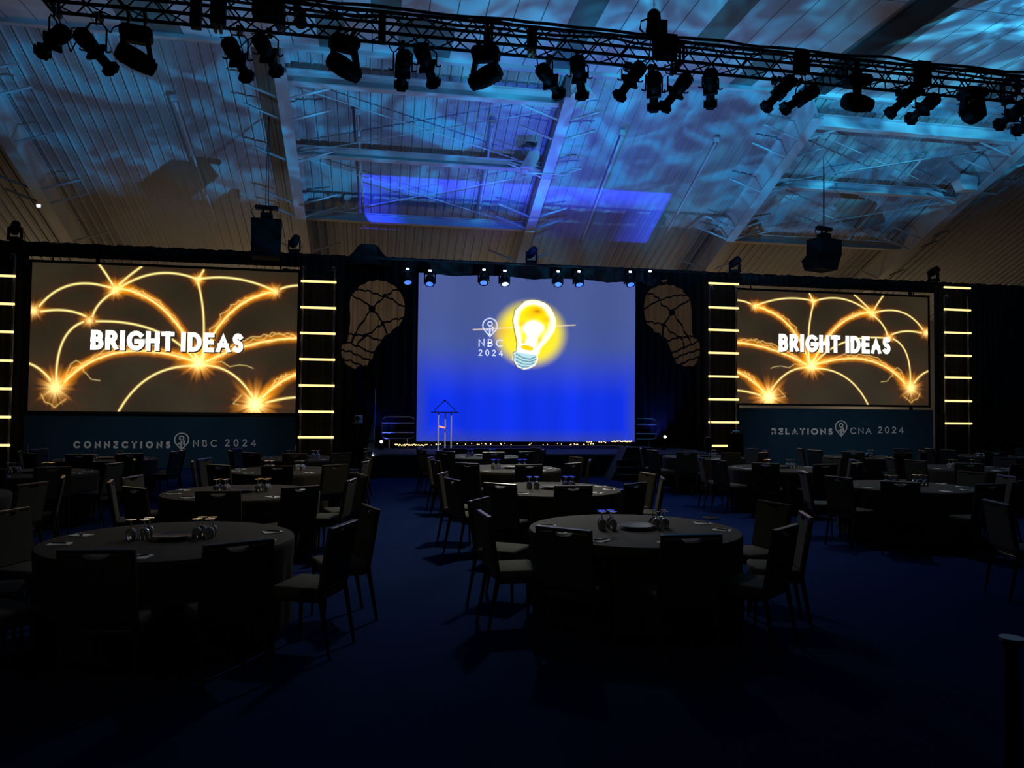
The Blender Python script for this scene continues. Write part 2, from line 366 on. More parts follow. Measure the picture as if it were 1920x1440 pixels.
bm = new(); lathe(bm, [(.0, .62), (.09, .6), (.09, .4), (.0, .4)], 16); tube(bm, (0, 0, .6), (0, 0, ZE-t.location.z), .012); obj('stem', bm, M['black'], t)
t = thing('indicator_lamp', 'tiny white lamp on the leftmost rafter', 'lamp', at(72, 386, 23.6)); bm = new(); lathe(bm, [(0, .05), (.05, .03), (.05, -.02), (0, -.04)], 12); obj('lens', bm, M['led'], t)
bm = new(); box(bm, (0, .06, 0), (.14, .08, .12), bev=.01); obj('housing', bm, M['white'], t)

# ------------------------------------------------------------------ drapes
def drape(name, x0, x1, z0, z1, Y, label, amp=.045, wave=.21, group=None, swag=0.0, m='drape'):
    bm = new(); n = int((x1-x0)/.035)+2; nz = 2 if not swag else 3; rows = []
    ph = random.random()*6
    for j in range(nz+1):
        row = []
        for i in range(n+1):
            x = x0+(x1-x0)*i/n; q = 2*pi*x/wave + 1.3*sin(x*1.7+ph) + ph
            y = Y + amp*sin(q) + amp*.35*sin(2.3*q+1)
            z = z0+(z1-z0)*j/nz
            if j == 0 and swag: z += swag*(abs(sin(x*1.35+ph))-.5)
            if j == nz: z += .012*sin(x*9+ph)+.008*sin(x*23)
            row.append(bm.verts.new((x, y, z)))
        rows.append(row)
    for A, B in zip(rows[:-1], rows[1:]):
        for i in range(n): bm.faces.new((A[i], A[i+1], B[i+1], B[i]))
    o = obj(name, bm, M[m], None, True)
    s = o.modifiers.new('thick', 'SOLIDIFY'); s.thickness = .006
    tag(o, label, 'curtain', group); return o
WY = 22.5; DT = 6.27
G = 'black pleated drapes of the stage wall'
drape('drape', -15.5, -9.62, .02, DT, WY, 'black pleated drape at the far left behind the outer light ladder', group=G)
drape('drape', -2.38, 1.3, .02, DT, WY, 'black pleated drape between left light ladder and stage screen', group=G, amp=.05, wave=.27)
drape('drape', 7.7, 11.3, .02, DT, WY, 'black pleated drape between stage screen and right light ladder', group=G, amp=.05, wave=.27)
drape('drape', 18.55, 27, .02, DT, WY, 'black pleated drape at the far right behind the outer light ladder', group=G)
drape('drape', -9.75, -2.3, 5.86, DT, WY-.02, 'black drape header above the left screen', amp=.02, group=G)
drape('drape', 11.2, 18.7, 5.88, DT, WY-.02, 'black drape header above the right screen', amp=.02, group=G)
drape('valance', .75, 8.25, 5.66, 6.10, 21.62, 'black swagged valance above the stage screen', amp=.02, wave=.3, swag=.07)
drape('backdrop', -3, 12, .62, 6.0, 23.6, 'black backdrop hanging behind the stage screen', amp=.03)
t = thing('drape_truss', 'black truss pipe carrying the drapes along the whole stage wall', 'truss', (0, WY+.24, 6.2))
bm = new(); tube(bm, (-15.5, 0, .02), (27, 0, .02), .05, 8); tube(bm, (-15.5, .3, .02), (27, .3, .02), .05, 8); obj('chord', bm, M['truss'], t)
for xx in (-15, -8, -1.9, 10.9, 18, 26):
    bm = new(); tube(bm, (xx, .2, -6.2), (xx, .2, 0), .06, 8); obj('upright', bm, M['truss'], t)
    bm = new(); box(bm, (xx, .2, -6.17), (.6, .6, .05)); obj('foot_plate', bm, M['truss'], t)
# dark hump over the header
bm = new(); p0 = at(690, 490, WY-.05)
lathe(bm, [(.66, -.28), (.55, 0), (.42, .12), (.30, .30), (.22, .36), (0, .37)], 14, Matrix.Diagonal((1, .35, 1, 1)))
o = obj('draped_motor', bm, M['drape'], None, True); o.location = (p0.x, WY-.02, DT-.0)
tag(o, 'black cloth hump over a motor above the left bulb projection', 'cloth cover')

# ------------------------------------------------------------------ glowing pictures (colour stored per vertex, computed here)
def vmat(name, strength):
    m = bpy.data.materials.new(name); m.use_nodes = True; nt = m.node_tree
    for n in list(nt.nodes): nt.nodes.remove(n)
    a = N(nt, 'ShaderNodeVertexColor', layer_name='glow'); e = N(nt, 'ShaderNodeEmission'); out = N(nt, 'ShaderNodeOutputMaterial')
    d = N(nt, 'ShaderNodeBsdfDiffuse'); d.inputs[0].default_value = (.03, .03, .03, 1); ad = N(nt, 'ShaderNodeAddShader')
    e.inputs[1].default_value = strength
    nt.links.new(a.outputs[0], e.inputs[0]); nt.links.new(e.outputs[0], ad.inputs[0]); nt.links.new(d.outputs[0], ad.inputs[1]); nt.links.new(ad.outputs[0], out.inputs[0])
    return m
def lin(c): c = np.asarray(c, float)/255; return np.where(c <= .04045, c/12.92, ((c+.055)/1.055)**2.4)
def picture(name, x0, x1, z0, z1, Y, cols, m, parent):
    nz, nx = cols.shape[:2]; me = bpy.data.meshes.new(name)
    gx, gz = np.meshgrid(np.linspace(x0, x1, nx), np.linspace(z1, z0, nz))
    co = np.stack([gx, np.full_like(gx, Y), gz], -1).reshape(-1, 3)
    i = np.arange((nz-1)*(nx-1)); r = i//(nx-1); c = i % (nx-1); a = r*nx+c
    f = np.stack([a, a+nx, a+nx+1, a+1], -1)
    me.vertices.add(len(co)); me.vertices.foreach_set('co', co.ravel())
    me.loops.add(f.size); me.loops.foreach_set('vertex_index', f.ravel().astype(np.int32))
    me.polygons.add(len(f)); me.polygons.foreach_set('loop_start', (np.arange(len(f))*4).astype(np.int32))
    me.update(calc_edges=True)
    ca = me.color_attributes.new('glow', 'FLOAT_COLOR', 'POINT')
    ca.data.foreach_set('color', np.concatenate([cols.reshape(-1, 3), np.ones((nz*nx, 1))], 1).astype(np.float32).ravel())
    me.materials.append(m); o = bpy.data.objects.new(name, me); COL.objects.link(o); o.parent = parent
    return o
def bez(a, c, b, n=26):
    t = np.linspace(0, 1, n)[:, None]; a, c, b = map(np.array, (a, c, b)); return (1-t)**2*a + 2*t*(1-t)*c + t*t*b
def dist(P, line):
    d = np.full(P.shape[0], 1e9)
    for a, b in zip(line[:-1], line[1:]):
        ab = b-a; L = ab@ab
        if L < 1e-9: continue
        t = np.clip(((P-a)@ab)/L, 0, 1); q = P-(a+t[:, None]*ab); d = np.minimum(d, np.sqrt((q*q).sum(1)))
    return d
def network():                    # web of glowing arcs and sparks, on a 1480 x 775 field
    nx, nz = 420, 220
    u, v = np.meshgrid(np.linspace(0, 1480, nx), np.linspace(0, 775, nz)); P = np.stack([u.ravel(), v.ravel()], 1)
    sh = lambda p: (p[0]-181, p[1]-160-(p[0]-181)*.012)
    arcs = [((225, 390), (360, 215), (600, 285), 0), ((650, 285), (850, 150), (1070, 225), 0), ((535, 160), (580, 215), (612, 268), 0), ((768, 168), (690, 225), (648, 268), 0),
            ((1115, 178), (1100, 205), (1088, 225), 0), ((1100, 225), (1300, 190), (1510, 275), 0), ((1560, 270), (1600, 252), (1665, 248), 0),
            ((1085, 250), (1140, 420), (1118, 650), 0), ((1500, 290), (1230, 350), (1122, 650), 1), ((650, 288), (920, 320), (1085, 650), 1),
            ((615, 310), (525, 370), (510, 440), 0), ((235, 418), (370, 392), (470, 438), 0), ((530, 465), (880, 450), (1070, 655), 0), ((460, 470), (318, 520), (326, 780), 0),
            ((181, 690), (245, 712), (295, 775), 0), ((370, 785), (610, 530), (1060, 668), 1), ((1145, 672), (1400, 548), (1665, 540), 1), ((1085, 697), (800, 690), (665, 940), 0),
            ((1125, 695), (1290, 690), (1405, 855), 0), ((1470, 865), (1560, 775), (1665, 738), 1), ((1490, 895), (1580, 870), (1665, 866), 0)]
    nodes = [(628, 295, 30, .9), (1085, 232, 22, .7), (1528, 285, 26, .8), (196, 415, 30, .9), (493, 462, 24, .8), (322, 815, 52, 1.0), (1100, 680, 46, 1.3), (1425, 905, 62, 1.4)]
    c = np.tile(lin((44, 37, 25)), (len(P), 1)); n1 = (np.sin(u*.011+1.3)*np.sin(v*.014+.4)).ravel()
    c *= (1+.18*n1)[:, None]
    core = np.zeros(len(P)); glow = np.zeros(len(P)); hot = np.zeros(len(P))
    rr = np.random.default_rng(3)
    for a, cc, b, el in arcs:
        L = bez(sh(a), sh(cc), sh(b)); d = dist(P, L)
        core = np.maximum(core, np.exp(-(d/4.8)**2)); glow += (.80 if el else .42)*np.exp(-d/(17 if el else 11)) + (.22 if el else .08)*np.exp(-(d/34)**2)
        if el:
            for k in range(3):
                s = rr.normal(0, 1, L.shape).cumsum(0)*.9 + rr.normal(0, 5, L.shape); tt = np.linspace(0, 1, len(L))[:, None]
                L2 = L + (s-s[0]*(1-tt)-s[-1]*tt)*1.2 + np.array([0, (-1 if k else 1)*18])*np.sin(tt*pi)*(.6+.5*k)
                d2 = dist(P, L2); core = np.maximum(core, .45*np.exp(-(d2/2.2)**2)); glow += .3*np.exp(-d2/12)
    for x, y, r, s in nodes:
        x, y = sh((x, y)); d = np.hypot(P[:, 0]-x, P[:, 1]-y); ang = np.arctan2(P[:, 1]-y, P[:, 0]-x)
        j = 1+.10*np.sin(ang*7+x)+.10*np.sin(ang*13+y)+.09*np.sin(ang*23)
        hot += s*1.1*np.exp(-(d/(r*.72*j))**2); glow += s*1.0*np.exp(-(d/(r*1.55*j))**1.4)
    for pts in ([(380, 740), (402, 690), (430, 672), (460, 690), (470, 730), (490, 745), (510, 770), (560, 778)], [(1160, 680), (1230, 672), (1275, 700), (1330, 690), (1375, 695), (1410, 708)], [(250, 850), (270, 890), (300, 900), (322, 918), (345, 900), (380, 875)], [(1350, 850), (1320, 880), (1300, 900), (1330, 905)]):
        L = np.array([sh(p) for p in pts], float); d = dist(P, L); core = np.maximum(core, .4*np.exp(-(d/2.5)**2)); glow += .22*np.exp(-d/10)
    yel = lin((255, 240, 150))*1.1; org = lin((255, 158, 10)); red = lin((150, 62, 5))
    g = np.clip(glow, 0, 1.6)[:, None]
    c = c*(1-np.clip(g, 0, 1)*.6) + org*np.clip(g-.28, 0, 2)*.75 + red*g*.34
    c = c*(1-core[:, None]*.9) + yel*core[:, None] + np.array([1.0, .86, .34])*hot[:, None]
    return c.reshape(nz, nx, 3)
# ---- stroke lettering
def arc(cx, cy, rx, ry, a0, a1, n=10): return [(cx+rx*cos(radians(a0+(a1-a0)*i/n)), cy+ry*sin(radians(a0+(a1-a0)*i/n))) for i in range(n+1)]
GL = {'A': (.80, [[(0, 0), (.4, 1), (.8, 0)], [(.14, .32), (.66, .32)]]), 'B': (.58, [[(0, 0), (0, 1), (.28, 1)] + arc(.28, .76, .24, .24, 90, -90)[1:] + [(0, .52)], [(.28, .52)] + arc(.30, .26, .28, .26, 90, -90)[1:] + [(0, 0)]]),
 'C': (.86, [arc(.5, .5, .5, .5, 48, 312, 20)]), 'D': (.76, [[(0, 0), (0, 1), (.26, 1)] + arc(.26, .5, .5, .5, 90, -90, 16)[1:] + [(0, 0)]]), 'E': (.50, [[(.5, 1), (0, 1), (0, 0), (.5, 0)], [(0, .52), (.46, .52)]]),
 'G': (.92, [arc(.5, .5, .5, .5, 48, 340, 22) + [(.97, .46), (.56, .46)]]), 'H': (.68, [[(0, 0), (0, 1)], [(.68, 0), (.68, 1)], [(0, .52), (.68, .52)]]), 'I': (.02, [[(0.01, 0), (0.01, 1)]]),
 'L': (.46, [[(0, 1), (0, 0), (.46, 0)]]), 'N': (.72, [[(0, 0), (0, 1), (.72, 0), (.72, 1)]]), 'O': (1.0, [arc(.5, .5, .5, .5, 0, 360, 28)]),
 'R': (.58, [[(0, 0), (0, 1), (.26, 1)] + arc(.26, .74, .26, .26, 90, -90)[1:] + [(0, .48)], [(.26, .48), (.58, 0)]]), 'S': (.54, [arc(.28, .76, .23, .24, 35, 270, 12) + arc(.27, .26, .26, .26, 90, -140, 12)[1:]]),
 'T': (.62, [[(0, 1), (.62, 1)], [(.31, 1), (.31, 0)]]), '2': (.58, [arc(.28, .73, .27, .27, 165, -30, 12) + [(0, 0), (.58, 0)]]), '0': (.62, [arc(.31, .5, .31, .5, 0, 360, 24)]), '4': (.66, [[(.5, 0), (.5, 1), (0, .26), (.66, .26)]])}
def ribbon(bm, pts, th, y, dep, closed, caps=0.0, lo=-1e9, hi=1e9):
    P = [Vector((p[0], p[1])) for p in pts]; n = len(P); Ls, Rs = [], []
    if closed: P = P[:-1]; n -= 1
    for i in range(n):
        a = P[i-1] if (i or closed) else None; b = P[(i+1) % n] if (i < n-1 or closed) else None
        d1 = (P[i]-a).normalized() if a is not None else None; d2 = (b-P[i]).normalized() if b is not None else None
        d1 = d1 or d2; d2 = d2 or d1
        cap = Vector((0, 0)) if closed or 0 < i < n-1 else (-d2 if i == 0 else d1)*th/2*caps
        nn = Vector((-(d1+d2).y, (d1+d2).x)); nn = nn.normalized() if nn.length > 1e-4 else Vector((-d1.y, d1.x))
        k = min(2.2, 1/max(.25, nn.dot(Vector((-d1.y, d1.x))))); q = P[i]+cap
        if not closed and i == 0: q = q-d2*0
        Ls.append(q+nn*th/2*k); Rs.append(q-nn*th/2*k)
    V = [[bm.verts.new((p.x, yy, min(hi, max(lo, p.y)))) for p in S] for S in (Ls, Rs) for yy in (y, y+dep)]
    m = n if closed else n-1
    for i in range(m):
        j = (i+1) % n
        bm.faces.new((V[0][i], V[2][i], V[2][j], V[0][j])); bm.faces.new((V[1][i], V[1][j], V[3][j], V[3][i]))
        bm.faces.new((V[0][i], V[0][j], V[1][j], V[1][i])); bm.faces.new((V[2][i], V[3][i], V[3][j], V[2][j]))
    if not closed:
        for i in (0, n-1): bm.faces.new((V[0][i], V[1][i], V[3][i], V[2][i]))
def lettering(bm, text, x0, x1, z0, h, th, y=0, dep=-.012, space=.28, slope=0.0):
    th = th*h; gap = space*h; n = len(text)
    sx = (x1-x0-gap*(n-1)-th*n)/sum(GL[ch][0] for ch in text)
    hh = h-th; x = x0+th/2
    for ch in text:
        w, strokes = GL[ch]
        for s in strokes:
            pts = [(x+p[0]*sx, z0+th/2+p[1]*hh) for p in s]
            cl = hypot(pts[0][0]-pts[-1][0], pts[0][1]-pts[-1][1]) < 1e-5
            ribbon(bm, pts, th, y, dep, cl, 1.0, z0, z0+h)
        x += w*sx+th+gap
def pin_logo(bm, cx, zt, zb, y=0, dep=-.012, th=.05):
    H = zt-zb; r = H*.40; cz = zt-r-0
    k = H*th
    pts = arc(cx, cz, r, r, -35, 215, 26) + [(cx, zb)] ; pts = [pts[-1]] + pts[:-1] + [pts[-1]]
    ribbon(bm, [(p[0], p[1]) for p in pts], k, y, dep, True)
    ribbon(bm, arc(cx, cz+r*.25, r*.30, r*.30, 0, 360, 18), k, y, dep, True)
    for dx, top in ((-.40, -.45), (-.02, -.28), (.36, -.1)):
        xx = cx+dx*r; low = zb + abs(dx)*r*1.5 + k
        ribbon(bm, [(xx, low), (xx, cz+top*r)], r*.26, y, dep, False)

NET = network()
mnet = vmat('projected_network_picture', 1.12)
mtext = mat('projected_lettering', (1, 1, 1), .5, emit=(1.0, .98, .86), es=1.05, var=0)
mshade = mat('lettering_shadow', (.02, .015, .01), .9, emit=(.025, .018, .01), es=1.0, var=0)
def side_screen(name, label, x0, x1, z0, z1, cols, words, tz0, tz1):
    t = thing(name, label, 'screen', ((x0+x1)/2, WY-.12, z0)); w = x1-x0; h = z1-z0
    o = picture('picture', -w/2, w/2, 0, h, 0, cols, mnet, t); o['label'] = 'glowing orange web of arcs and sparks'
    bm = new(); b = .07
    for cx, cz, sx, sz in ((0, -b/2, w+2*b, b), (0, h+b/2, w+2*b, b), (-w/2-b/2, h/2, b, h), (w/2+b/2, h/2, b, h)): box(bm, (cx, .02, cz), (sx, .07, sz))
    obj('frame', bm, M['black'], t)
    cxm = (x0+x1)/2
    for wd, xa, xb in words:
        bm = new(); lettering(bm, wd, xa-cxm, xb-cxm, tz0-z0, tz1-tz0, .235, -.012, -.004, .075); obj('lettering', bm, mtext, t, label='white word '+wd)
        bm = new(); lettering(bm, wd, xa-cxm+.025, xb-cxm+.03, tz0-z0-.03, tz1-tz0, .25, -.004, -.003, .07); obj('lettering_shadow', bm, mshade, t)
    bm = new()
    for s in (-1, 1): tube(bm, (s*(w/2-.5), .05, h+b), (s*(w/2-.5), .05, 6.15-z0), .02)
    obj('hanger', bm, M['truss'], t)
    return t
WX = lambda x: at(x, 641, WY-.13).x
a, b = at(60, 512, WY-.12), at(554, 771, WY-.12); a2 = at(60, 774, WY-.12)
ta, tb = at(170, 655.5, WY-.12), at(456, 625.5, WY-.12)
side_screen('projection_screen', 'large left projection screen showing BRIGHT IDEAS over orange arcs', a.x, b.x, (a2.z+b.z)/2, 5.68, NET, [('BRIGHT', WX(170), WX(327)), ('IDEAS', WX(339), WX(456.5))], ta.z, tb.z)
a, b = at(1382, 759, WY-.12), at(1741, 757, WY-.12); ta, tb = at(1460, 659, WY-.12), at(1669, 632, WY-.12)
side_screen('projection_screen', 'large right projection screen showing BRIGHT IDEAS, picture mirrored from the left one', a.x, b.x, (a.z+b.z)/2, 5.70, NET[:, ::-1], [('BRIGHT', WX(1460), WX(1575.5)), ('IDEAS', WX(1585), WX(1669.5))], ta.z, tb.z)

def poly_mask(Px, Py, poly):
    inside = np.zeros(Px.shape, bool); n = len(poly); j = n-1
    for i in range(n):
        xi, yi = poly[i]; xj, yj = poly[j]
        c = ((yi > Py) != (yj > Py)) & (Px < (xj-xi)*(Py-yi)/((yj-yi)+1e-12)+xi); inside ^= c; j = i
    return inside
def smooth_poly(pts, n=8):        # closed Catmull-Rom
    out = []; m = len(pts)
    for i in range(m):
        p0, p1, p2, p3 = [np.array(pts[(i+k-1) % m], float) for k in range(4)]
        for k in range(n):
            t = k/n; out.append(tuple(.5*((2*p1)+(-p0+p2)*t+(2*p0-5*p1+4*p2-p3)*t*t+(-p0+3*p1-3*p2+p3)*t**3)))
    return out
def centre_picture(w, h):         # field measured on a 405 x 310 sheet
    nx, nz = 520, 400
    u, v = np.meshgrid(np.linspace(0, 405, nx), np.linspace(0, 310, nz)); U, V = u, v
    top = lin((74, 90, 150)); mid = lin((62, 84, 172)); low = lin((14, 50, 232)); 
    t = np.clip((V-60)/190, 0, 1)[..., None]; t2 = np.clip((V-115)/125, 0, 1)[..., None]; t2 = t2*t2*(3-2*t2)  # lower blue: stage wash spill on the screen, put into the vertex colour
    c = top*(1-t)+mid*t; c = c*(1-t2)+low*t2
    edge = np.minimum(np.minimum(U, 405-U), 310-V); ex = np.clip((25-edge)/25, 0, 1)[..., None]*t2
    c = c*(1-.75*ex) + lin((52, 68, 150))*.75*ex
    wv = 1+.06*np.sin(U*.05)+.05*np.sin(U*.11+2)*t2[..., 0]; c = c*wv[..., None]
    # zoom frame (860..1100, 500..720 at 6.545x) -> sheet
    def S(p): return ((p[0]/6.545+860-785)*1.0, (p[1]/6.545+500-517-((p[0]/6.545+75)*.007))*1.0)
    halo = [(330, 560), (520, 440), (900, 380), (1180, 470), (1310, 680), (1270, 930), (1120, 1140), (900, 1240), (660, 1250), (500, 1140), (420, 980), (390, 760)]
    hc = S((850, 820)); a_ = (U-hc[0]); b_ = (V-hc[1]); r = np.sqrt((a_/66)**2+(b_/62)**2)
    g = np.clip((1.14-r)/.46, 0, 1); g = g*g*(3-2*g)
    c = c*(1-g[..., None]) + lin((255, 236, 40))*g[..., None]*1.05
    og = np.exp(-((np.hypot(U-S((500, 800))[0], V-S((500, 800))[1])/14)**2))[..., None]*.5; c = c*(1-og)+lin((230, 160, 60))*og
    body = smooth_poly([S(p) for p in [(900, 400), (1060, 460), (1155, 620), (1150, 760), (1080, 880), (980, 1000), (930, 1080), (680, 1050), (690, 940), (660, 800), (632, 660), (660, 530), (760, 430)]])
    inn = smooth_poly([S(p) for p in [(900, 450), (1010, 500), (1085, 620), (1075, 740), (1010, 860), (930, 980), (800, 975), (740, 930), (720, 800), (690, 660), (720, 540), (800, 470)]])
    mb = poly_mask(U, V, body); mi = poly_mask(U, V, inn)
    P = np.stack([U.ravel(), V.ravel()], 1)
    db = dist(P, np.array(body+[body[0]])).reshape(U.shape); di = dist(P, np.array(inn+[inn[0]])).reshape(U.shape)
    W_ = np.array([1.25, 1.25, 1.05]); Yl = lin((255, 240, 0))*1.15; Or = lin((250, 170, 10))
    c[mb] = (Yl*.55+W_*.5)
    rim = np.exp(-((db-5)/3.5)**2)*mb; c = c*(1-rim[..., None])+W_*rim[..., None]
    fi = (np.clip(di/5, 0, 1)*mi)[..., None]; c = c*(1-fi)+Yl*fi
    for q, rr_, am in (((930, 540), 12, .8), ((840, 600), 12, .4), ((1050, 640), 9, .6), ((740, 700), 8, .5), ((960, 900), 9, .5), ((760, 930), 7, .5), ((1010, 740), 9, .3)):
        q = S(q); k = (am*np.exp(-((U-q[0])**2/(rr_*1.3)**2+(V-q[1])**2/(rr_*.8)**2))*mi)[..., None]; c = c*(1-k)+Or*k
    q = S((930, 540)); k = (.7*np.exp(-((U-q[0])**2/36+(V-q[1])**2/9)))[..., None]; c = c*(1-k)+lin((190, 110, 10))*k
    fil = smooth_poly([S(p) for p in [(880, 680), (990, 740), (920, 850), (890, 960), (810, 960), (830, 850), (780, 750)]]); mf = poly_mask(U, V, fil)
    df = dist(P, np.array(fil+[fil[0]])).reshape(U.shape); k = np.where(mf, 1.0, np.exp(-(df/4)**2))[..., None]; c = c*(1-k)+W_*1.1*k
    q = S((810, 995)); e = (U-q[0])*cos(.2)+(V-q[1])*sin(.2); f = -(U-q[0])*sin(.2)+(V-q[1])*cos(.2)
    el = np.hypot(e/14, f/5.5); k = (np.exp(-((el-1)/.15)**2))[..., None]; c = c*(1-k)+W_*k; k = (el < .85)[..., None]; c = np.where(k, Or*.5+Yl*.5, c)
    base = [S(p) for p in [(680, 1040), (930, 1080), (935, 1140), (900, 1210), (830, 1245), (760, 1258), (700, 1230), (660, 1170), (635, 1140), (650, 1090), (640, 1060)]]
    mbs = poly_mask(U, V, base); dB = dist(P, np.array(base+[base[0]])).reshape(U.shape)
    c[mbs] = lin((190, 232, 240))
    for k0 in range(4):
        l = np.array([S((680, 1075+k0*42)), S((760, 1120+k0*38)), S((850, 1135+k0*32)), S((925, 1100+k0*36))]); d_ = dist(P, l).reshape(U.shape)
        k = (np.exp(-(d_/1.1)**2)*mbs*.85)[..., None]; c = c*(1-k)+lin((20, 90, 130))*k
    k = (np.exp(-(dB/1.3)**2))[..., None]; c = c*(1-k)+W_*k
    l = np.array([S(p) for p in [(760, 430), (655, 530), (630, 660), (655, 800), (684, 940), (676, 1040), (636, 1060), (652, 1100), (640, 1150), (690, 1240), (760, 1262)]]); d_ = dist(P, l).reshape(U.shape)-0
    k = (np.exp(-((d_-0)/1.0)**2))[..., None]*.85; c = c*(1-k)+lin((40, 40, 20))*k
    for p, q in (((160, 785), (640, 750)), ((1150, 720), (1400, 700))):
        l = np.array([S(p), S(q)]); d_ = dist(P, l).reshape(U.shape); k = (np.exp(-(d_/1.1)**2)*.7)[..., None]; c = c*(1-k)+lin((255, 235, 190))*k
    return c
p1, p2 = at(785, 518, 21.9), at(1190, 826, 21.9); zc0 = (at(785, 830, 21.9).z+p2.z)/2
t = thing('stage_screen', 'big blue stage screen showing a glowing yellow light bulb and NBC 2024', 'screen', ((p1.x+p2.x)/2, 21.9, zc0))
w = p2.x-p1.x; h = 5.74-zc0; mc = vmat('bulb_and_wash_picture', 1.0)
o = picture('picture', -w/2, w/2, 0, h, 0, centre_picture(w, h), mc, t); o['label'] = 'blue picture with a glowing yellow light bulb, wash spill coloured in'
bm = new(); b = .06
for cx, cz, sx, sz in ((0, -b/2, w+2*b, b), (0, h+b/2, w+2*b, b), (-w/2-b/2, h/2, b, h), (w/2+b/2, h/2, b, h)): box(bm, (cx, .03, cz), (sx, .06, sz))
for s in (-1, 1): tube(bm, (s*(w/2-.3), .06, -zc0+.6), (s*(w/2-.3), .06, 0), .03)
obj('frame', bm, M['black'], t)
mlogo = mat('projected_logo', (.9, .9, 1), .5, emit=(.62, .68, .95), es=1.0, var=0)
bm = new(); cx0 = (p1.x+p2.x)/2; f = lambda x, y: at(x, y, 21.88)
q = f(897.3, 649.6); q2 = f(943, 636.4); lettering(bm, 'NBC', q.x-cx0, q2.x-cx0, q.z-zc0, q2.z-q.z, .15, -.015, -.004, .42); obj('lettering', bm, mlogo, t, label='pale letters NBC'); bm = new()
q = f(897.3, 667); q2 = f(943, 656); lettering(bm, '2024', q.x-cx0, q2.x-cx0, q.z-zc0, q2.z-q.z, .15, -.015, -.004, .45); obj('lettering', bm, mlogo, t, label='pale number 2024'); bm = new()
q = f(919, 597); q2 = f(919, 631); pin_logo(bm, q.x-cx0, q.z-zc0, q2.z-zc0, -.015, -.004, .07)
obj('emblem', bm, mlogo, t, label='pale map pin emblem')

# banners below the side screens
def banner(label, x0, x1, z1, parts, logo):
    t = thing('banner', label, 'banner', ((x0+x1)/2, WY+.02, 0)); c0 = (x0+x1)/2
    bm = new(); box(bm, (0, 0, z1/2), (x1-x0, .03, z1-.02)); obj('banner_cloth', bm, M['banner'], t)
    for txt, xa, ya, xb, yb, th, gp in parts:
        bm = new(); q, q2 = at(xa, ya, WY), at(xb, ya, WY); zt = at((xa+xb)/2, yb, WY).z; zb = at((xa+xb)/2, ya, WY).z
        lettering(bm, txt, q.x-c0, q2.x-c0, zb, zt-zb, th, -.02, -.01, gp); obj('lettering', bm, M['letter'], t, label='pale grey word '+txt)
    bm = new()
    xa, ya, yb = logo; q, q2 = at(xa, ya, WY), at(xa, yb, WY); pin_logo(bm, q.x-c0, q.z, q2.z, -.02, -.01, .07)
    obj('emblem', bm, M['letter'], t, label='pale grey map pin emblem')
    return t
banner('dark blue banner under the left screen reading CONNECTIONS NBC 2024', -9.6, -2.4, 1.9,
       [('CONNECTIONS', 137.5, 840.5, 319.5, 827.2, .25, .45), ('NBC', 362, 838, 407, 824.6, .14, .48), ('2024', 422, 837, 480, 823.4, .14, .52)], (341, 812, 843))
banner('dark blue banner under the right screen reading RELATIONS CNA 2024', 11.35, 18.5, 1.9,
       [('RELATIONS', 1446.5, 815, 1561, 803, .25, .38), ('CNA', 1594, 813.5, 1633.5, 801.8, .14, .4), ('2024', 1646, 812.2, 1694, 800.2, .14, .48)], (1577, 789, 818))

# ------------------------------------------------------------------ light ladders
def ladder(label, xa, xb, zs, ztop):
    t = thing('light_ladder', label, 'light ladder', ((xa+xb)/2, 22.15, 0), 0, 'ladders of glowing warm tubes'); w = xb-xa
    for s in (-1, 1):
        bm = new(); tube(bm, (s*(w/2-.05), .06, 0), (s*(w/2-.05), .06, ztop), .028, 10); po = obj('pole', bm, M['pole'], t, True)
        bm = new(); box(bm, (s*(w/2-.05), .06, .012), (.3, .3, .024)); obj('foot', bm, M['black'], po)
        bm = new(); path(bm, [(s*(w/2-.05), .06, ztop), (s*(w/2-.05), .02, ztop+.06), (s*(w/2-.12), 0, ztop+.06), (s*(w/2-.12), 0, ztop-.05)], .018, 6); obj('hook', bm, M['pole'], po)
    for z in zs:
        bm = new(); tube(bm, (-w/2, 0, z), (w/2, 0, z), .034, 12); g = obj('glow_tube', bm, M['tube'], t, True)
k = 22.15/22.5
lz = lambda ys, x: [at(x, y, 22.15).z for y in ys]
ladder('warm tube ladder left of the stage, beside the left screen', at(563, 600, 22.15).x, at(629.5, 600, 22.15).x, lz((528, 577, 625, 674, 723, 772, 820, 869), 596), 5.78)
ladder('warm tube ladder right of the stage, overlapping the right screen edge', at(1329, 600, 22.15).x, at(1385, 600, 22.15).x, lz((532, 577, 619, 662, 706, 749, 792, 836), 1357), 5.7)
ladder('warm tube ladder at the far left edge of the picture', at(-34, 600, 22.15).x, at(26, 600, 22.15).x, lz((517, 569.5, 622, 676, 729, 782, 835, 887), 5), 5.78)
ladder('warm tube ladder at the far right beyond the right screen', at(1771, 600, 22.15).x, at(1820, 600, 22.15).x, lz((539.5, 581, 624, 667, 708, 752, 794), 1795), 5.7)

